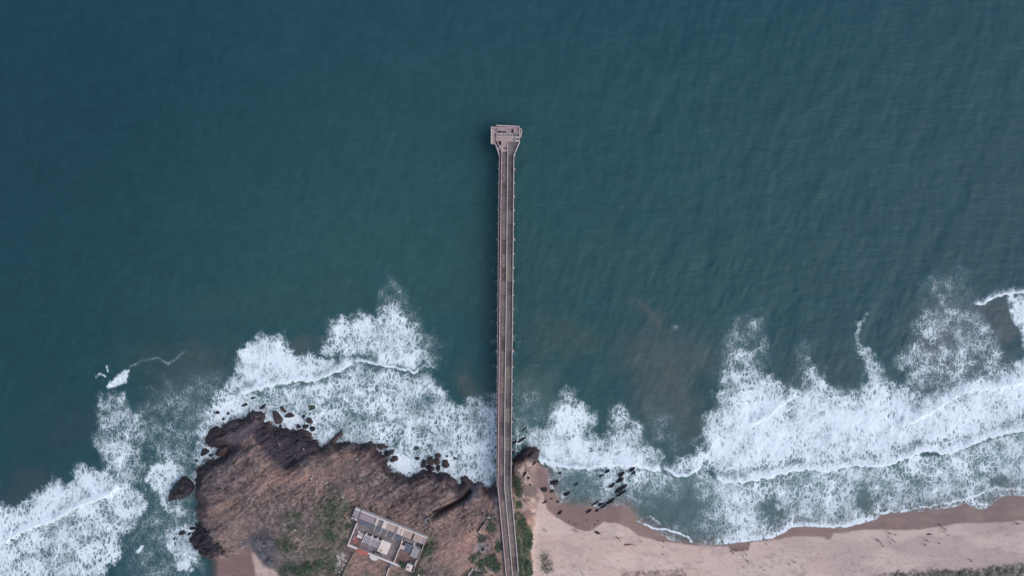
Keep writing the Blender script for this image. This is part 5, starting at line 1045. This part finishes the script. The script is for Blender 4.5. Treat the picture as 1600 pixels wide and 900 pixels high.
BP = [(1369.0,842.5,'walk','shirt_dark',200,'upper left person of the tight group on the sand'),(1370.5,845,'stand','shirt_dark',30,'person in dark clothes in the middle of the tight group'),(1372.5,843,'sit','shirt_dark',60,'seated person at the upper right of the tight group'),(1374.5,847,'stand','shirt_dark',100,'lower right person of the tight group on the sand'),(1378,852,'walk','shirt_dark',200,'person in dark walking alone below the tight group'),
 (1386.5,831.8,'stand','shirt_dark',70,'left of two people standing side by side nearest the wet sand'),(1389.5,832.6,'stand','shirt_dark',70,'right of two people side by side nearest the wet sand'),(1397,834.8,'stand','shirt_dark',10,'single person right of the side by side pair'),(1388,839.6,'sit','shirt_blue',120,'seated person in blue below the side by side pair'),(1394,843.5,'sit','shirt_white',220,'seated person in white in the middle of the sand group'),(1396.5,845.5,'walk','shirt_red',140,'person in red walking at the right of the sand group'),(1389.5,846.8,'stand','shirt_dark',40,'person in dark standing lowest of the middle sand group'),
 (1446,843.5,'stand','shirt_dark',50,'person in dark above the pair with the white bag'),(1448,844.6,'walk','shirt_red',60,'person in red walking close beside the one in dark'),(1443.5,851,'stand','shirt_dark',20,'left person of the pair below the drift log'),(1446,850,'stand','shirt_white',300,'person in white of the pair below the drift log'),(1465.8,848,'walk','shirt_red',0,'lone person in red walking right of the drift log'),
 (1472.5,824,'walk','shirt_white',90,'person in white at the edge of the wet sand far right'),(1474.5,825.8,'stand','shirt_dark',90,'person in dark beside the one in white far right'),(1473.5,829.8,'stand','shirt_dark',0,'person in dark below the far right pair'),(1467,819,'walk','shirt_dark',80,'person wading on the wet sand far right'),(1481.5,835.8,'sit','shirt_red',10,'seated person in red below the far right pair'),(1476,826.8,'walk','shirt_blue',70,'person in blue at the right of the far right walkers'),
 (1586,817,'walk','shirt_dark',70,'person in dark at the right frame edge'),(1589,817.5,'walk','shirt_red',70,'person in red at the right frame edge'),(1516,876.5,'walk','shirt_blue',0,'lone person in blue above the dune scrub'),(1514.5,873.5,'stand','shirt_dark',0,'lone person in dark just above the one in blue by the scrub'),
 (1141,860.5,'walk','shirt_dark',30,'left person of the group beside the damp patch'),(1144.5,862,'stand','shirt_red',10,'second person of the group beside the damp patch'),(1144.8,864.4,'stand','shirt_dark',10,'lowest of the left trio beside the damp patch'),(1150.4,858.8,'walk','shirt_blue',200,'person in blue between the damp patch clusters'),(1147,859,'stand','shirt_dark',100,'person in dark above the left trio by the damp patch'),(1159,857.6,'walk','shirt_dark',260,'person walking on the damp patch itself'),(1166.5,856.3,'stand','shirt_dark',10,'person at the right end of the damp patch'),
 (1160,867.5,'stand','shirt_dark',10,'left of three people right below the damp patch'),(1163.5,864,'walk','shirt_white',10,'person in white below the damp patch'),(1165.5,865.6,'stand','shirt_dark',10,'person in dark right below the damp patch'),(1167,875.2,'stand','shirt_dark',180,'person in dark standing lower than all by the damp patch'),(1167.3,877,'stand','shirt_red',180,'person in red standing lower than all by the damp patch'),
 (1168.8,841,'walk','shirt_dark',20,'left bather in the white wash at the beach edge'),(1192.5,840.8,'walk','shirt_dark',20,'middle bather in the white wash at the beach edge'),(1197,843.3,'stand','shirt_dark',60,'right bather at the foot of the white wash'),(1196,849,'walk','shirt_dark',60,'person on dry sand just below the bathers'),(1231.5,880.6,'walk','shirt_dark',90,'left of two distant walkers on the open sand'),(1240.5,877.5,'walk','shirt_blue',80,'right of two distant walkers on the open sand'),(1193,890,'stand','shirt_dark',0,'lone person standing low on the open sand'),(1206,886.5,'walk','shirt_white',0,'person in pale clothes low on the open sand'),
 (852.3,827,'stand','shirt_white',10,'person in white on pale sand right of the pier strip'),(852.6,829.3,'walk','shirt_dark',10,'person in dark beside the one in white near the pier strip'),(897,829,'stand','shirt_white',40,'left person in white at the wet bay edge'),(899.6,827.6,'walk','shirt_dark',40,'person in dark at the wet bay edge'),(901,829.4,'stand','shirt_white',40,'right person in white at the wet bay edge'),(929.8,832,'sit','shirt_dark',90,'person crouching at the left of the dark netting'),(937.6,834.6,'stand','shirt_red',90,'person in red standing below the dark netting'),(940.2,831.8,'stand','shirt_dark',200,'person in dark at the right of the dark netting'),
 (963.6,838.6,'walk','shirt_dark',220,'person walking between the netting and the rust net'),(965.6,840.4,'stand','shirt_blue',220,'person in blue just behind the walker between the nets'),(969,844.3,'walk','shirt_dark',220,'last of the three walkers between the nets'),(976.5,851.8,'sit','shirt_red',90,'person seated at the left end of the rust net'),(993.4,851.3,'walk','shirt_white',90,'person in white right of the rust net'),(1001.5,845.5,'walk','shirt_dark',0,'lone walker above the rust net towards the water'),(1036,853.8,'walk','shirt_blue',0,'person in blue at the wet sand edge in mid beach'),(1036.3,845.8,'stand','shirt_dark',0,'person at the water edge above the one in blue'),(1035.5,865.8,'sit','shirt_dark',0,'person seated alone in mid beach')]
for a in BP: person(*a[:5], a[5], BGp)
PG = 'people on the pier deck'
PP = [(787.0,252,'walk','shirt_white',10,'person in white nearest the pier head'),(785.6,274,'stand','shirt_white',10,'person in pale clothes second from the pier head'),(786.6,279.5,'walk','shirt_red',10,'person in red just below the second from the pier head'),(784.5,320.6,'stand','shirt_white',0,'person in bright white by the left parapet'),(794.3,318,'walk','shirt_blue',0,'person in blue touching the median wall in the right lane'),(790,330.7,'walk','shirt_white',180,'person in white by the median in the left lane'),(785,333.5,'walk','shirt_red',180,'person in red in the left lane below the bright white one'),(799.6,322,'stand','shirt_white',180,'person in pale clothes in the right lane by the east parapet'),
 (784.6,402.5,'walk','shirt_white',0,'person in white in the left lane below the wide pile cap'),(790.2,425.5,'walk','shirt_white',0,'person in white at the median halfway along'),(790.2,428,'stand','shirt_dark',0,'person in dark at the median halfway along'),(783.2,462,'stand','shirt_white',0,'person in white by the left parapet halfway along'),(788.8,463,'stand','shirt_red',0,'person in red by the median halfway along'),(788.0,667,'walk','shirt_white',0,'person in white by the median over the surf'),(787.2,669.5,'walk','shirt_dark',0,'person in dark by the median over the surf'),(787.4,838,'walk','shirt_white',0,'person in pale clothes on the ramp by the left parapet'),(792.6,776.6,'walk','shirt_blue',0,'person in blue where the ramp begins to bend')]
for a in PP: person(*a[:5], a[5], PG, ZD+.02)
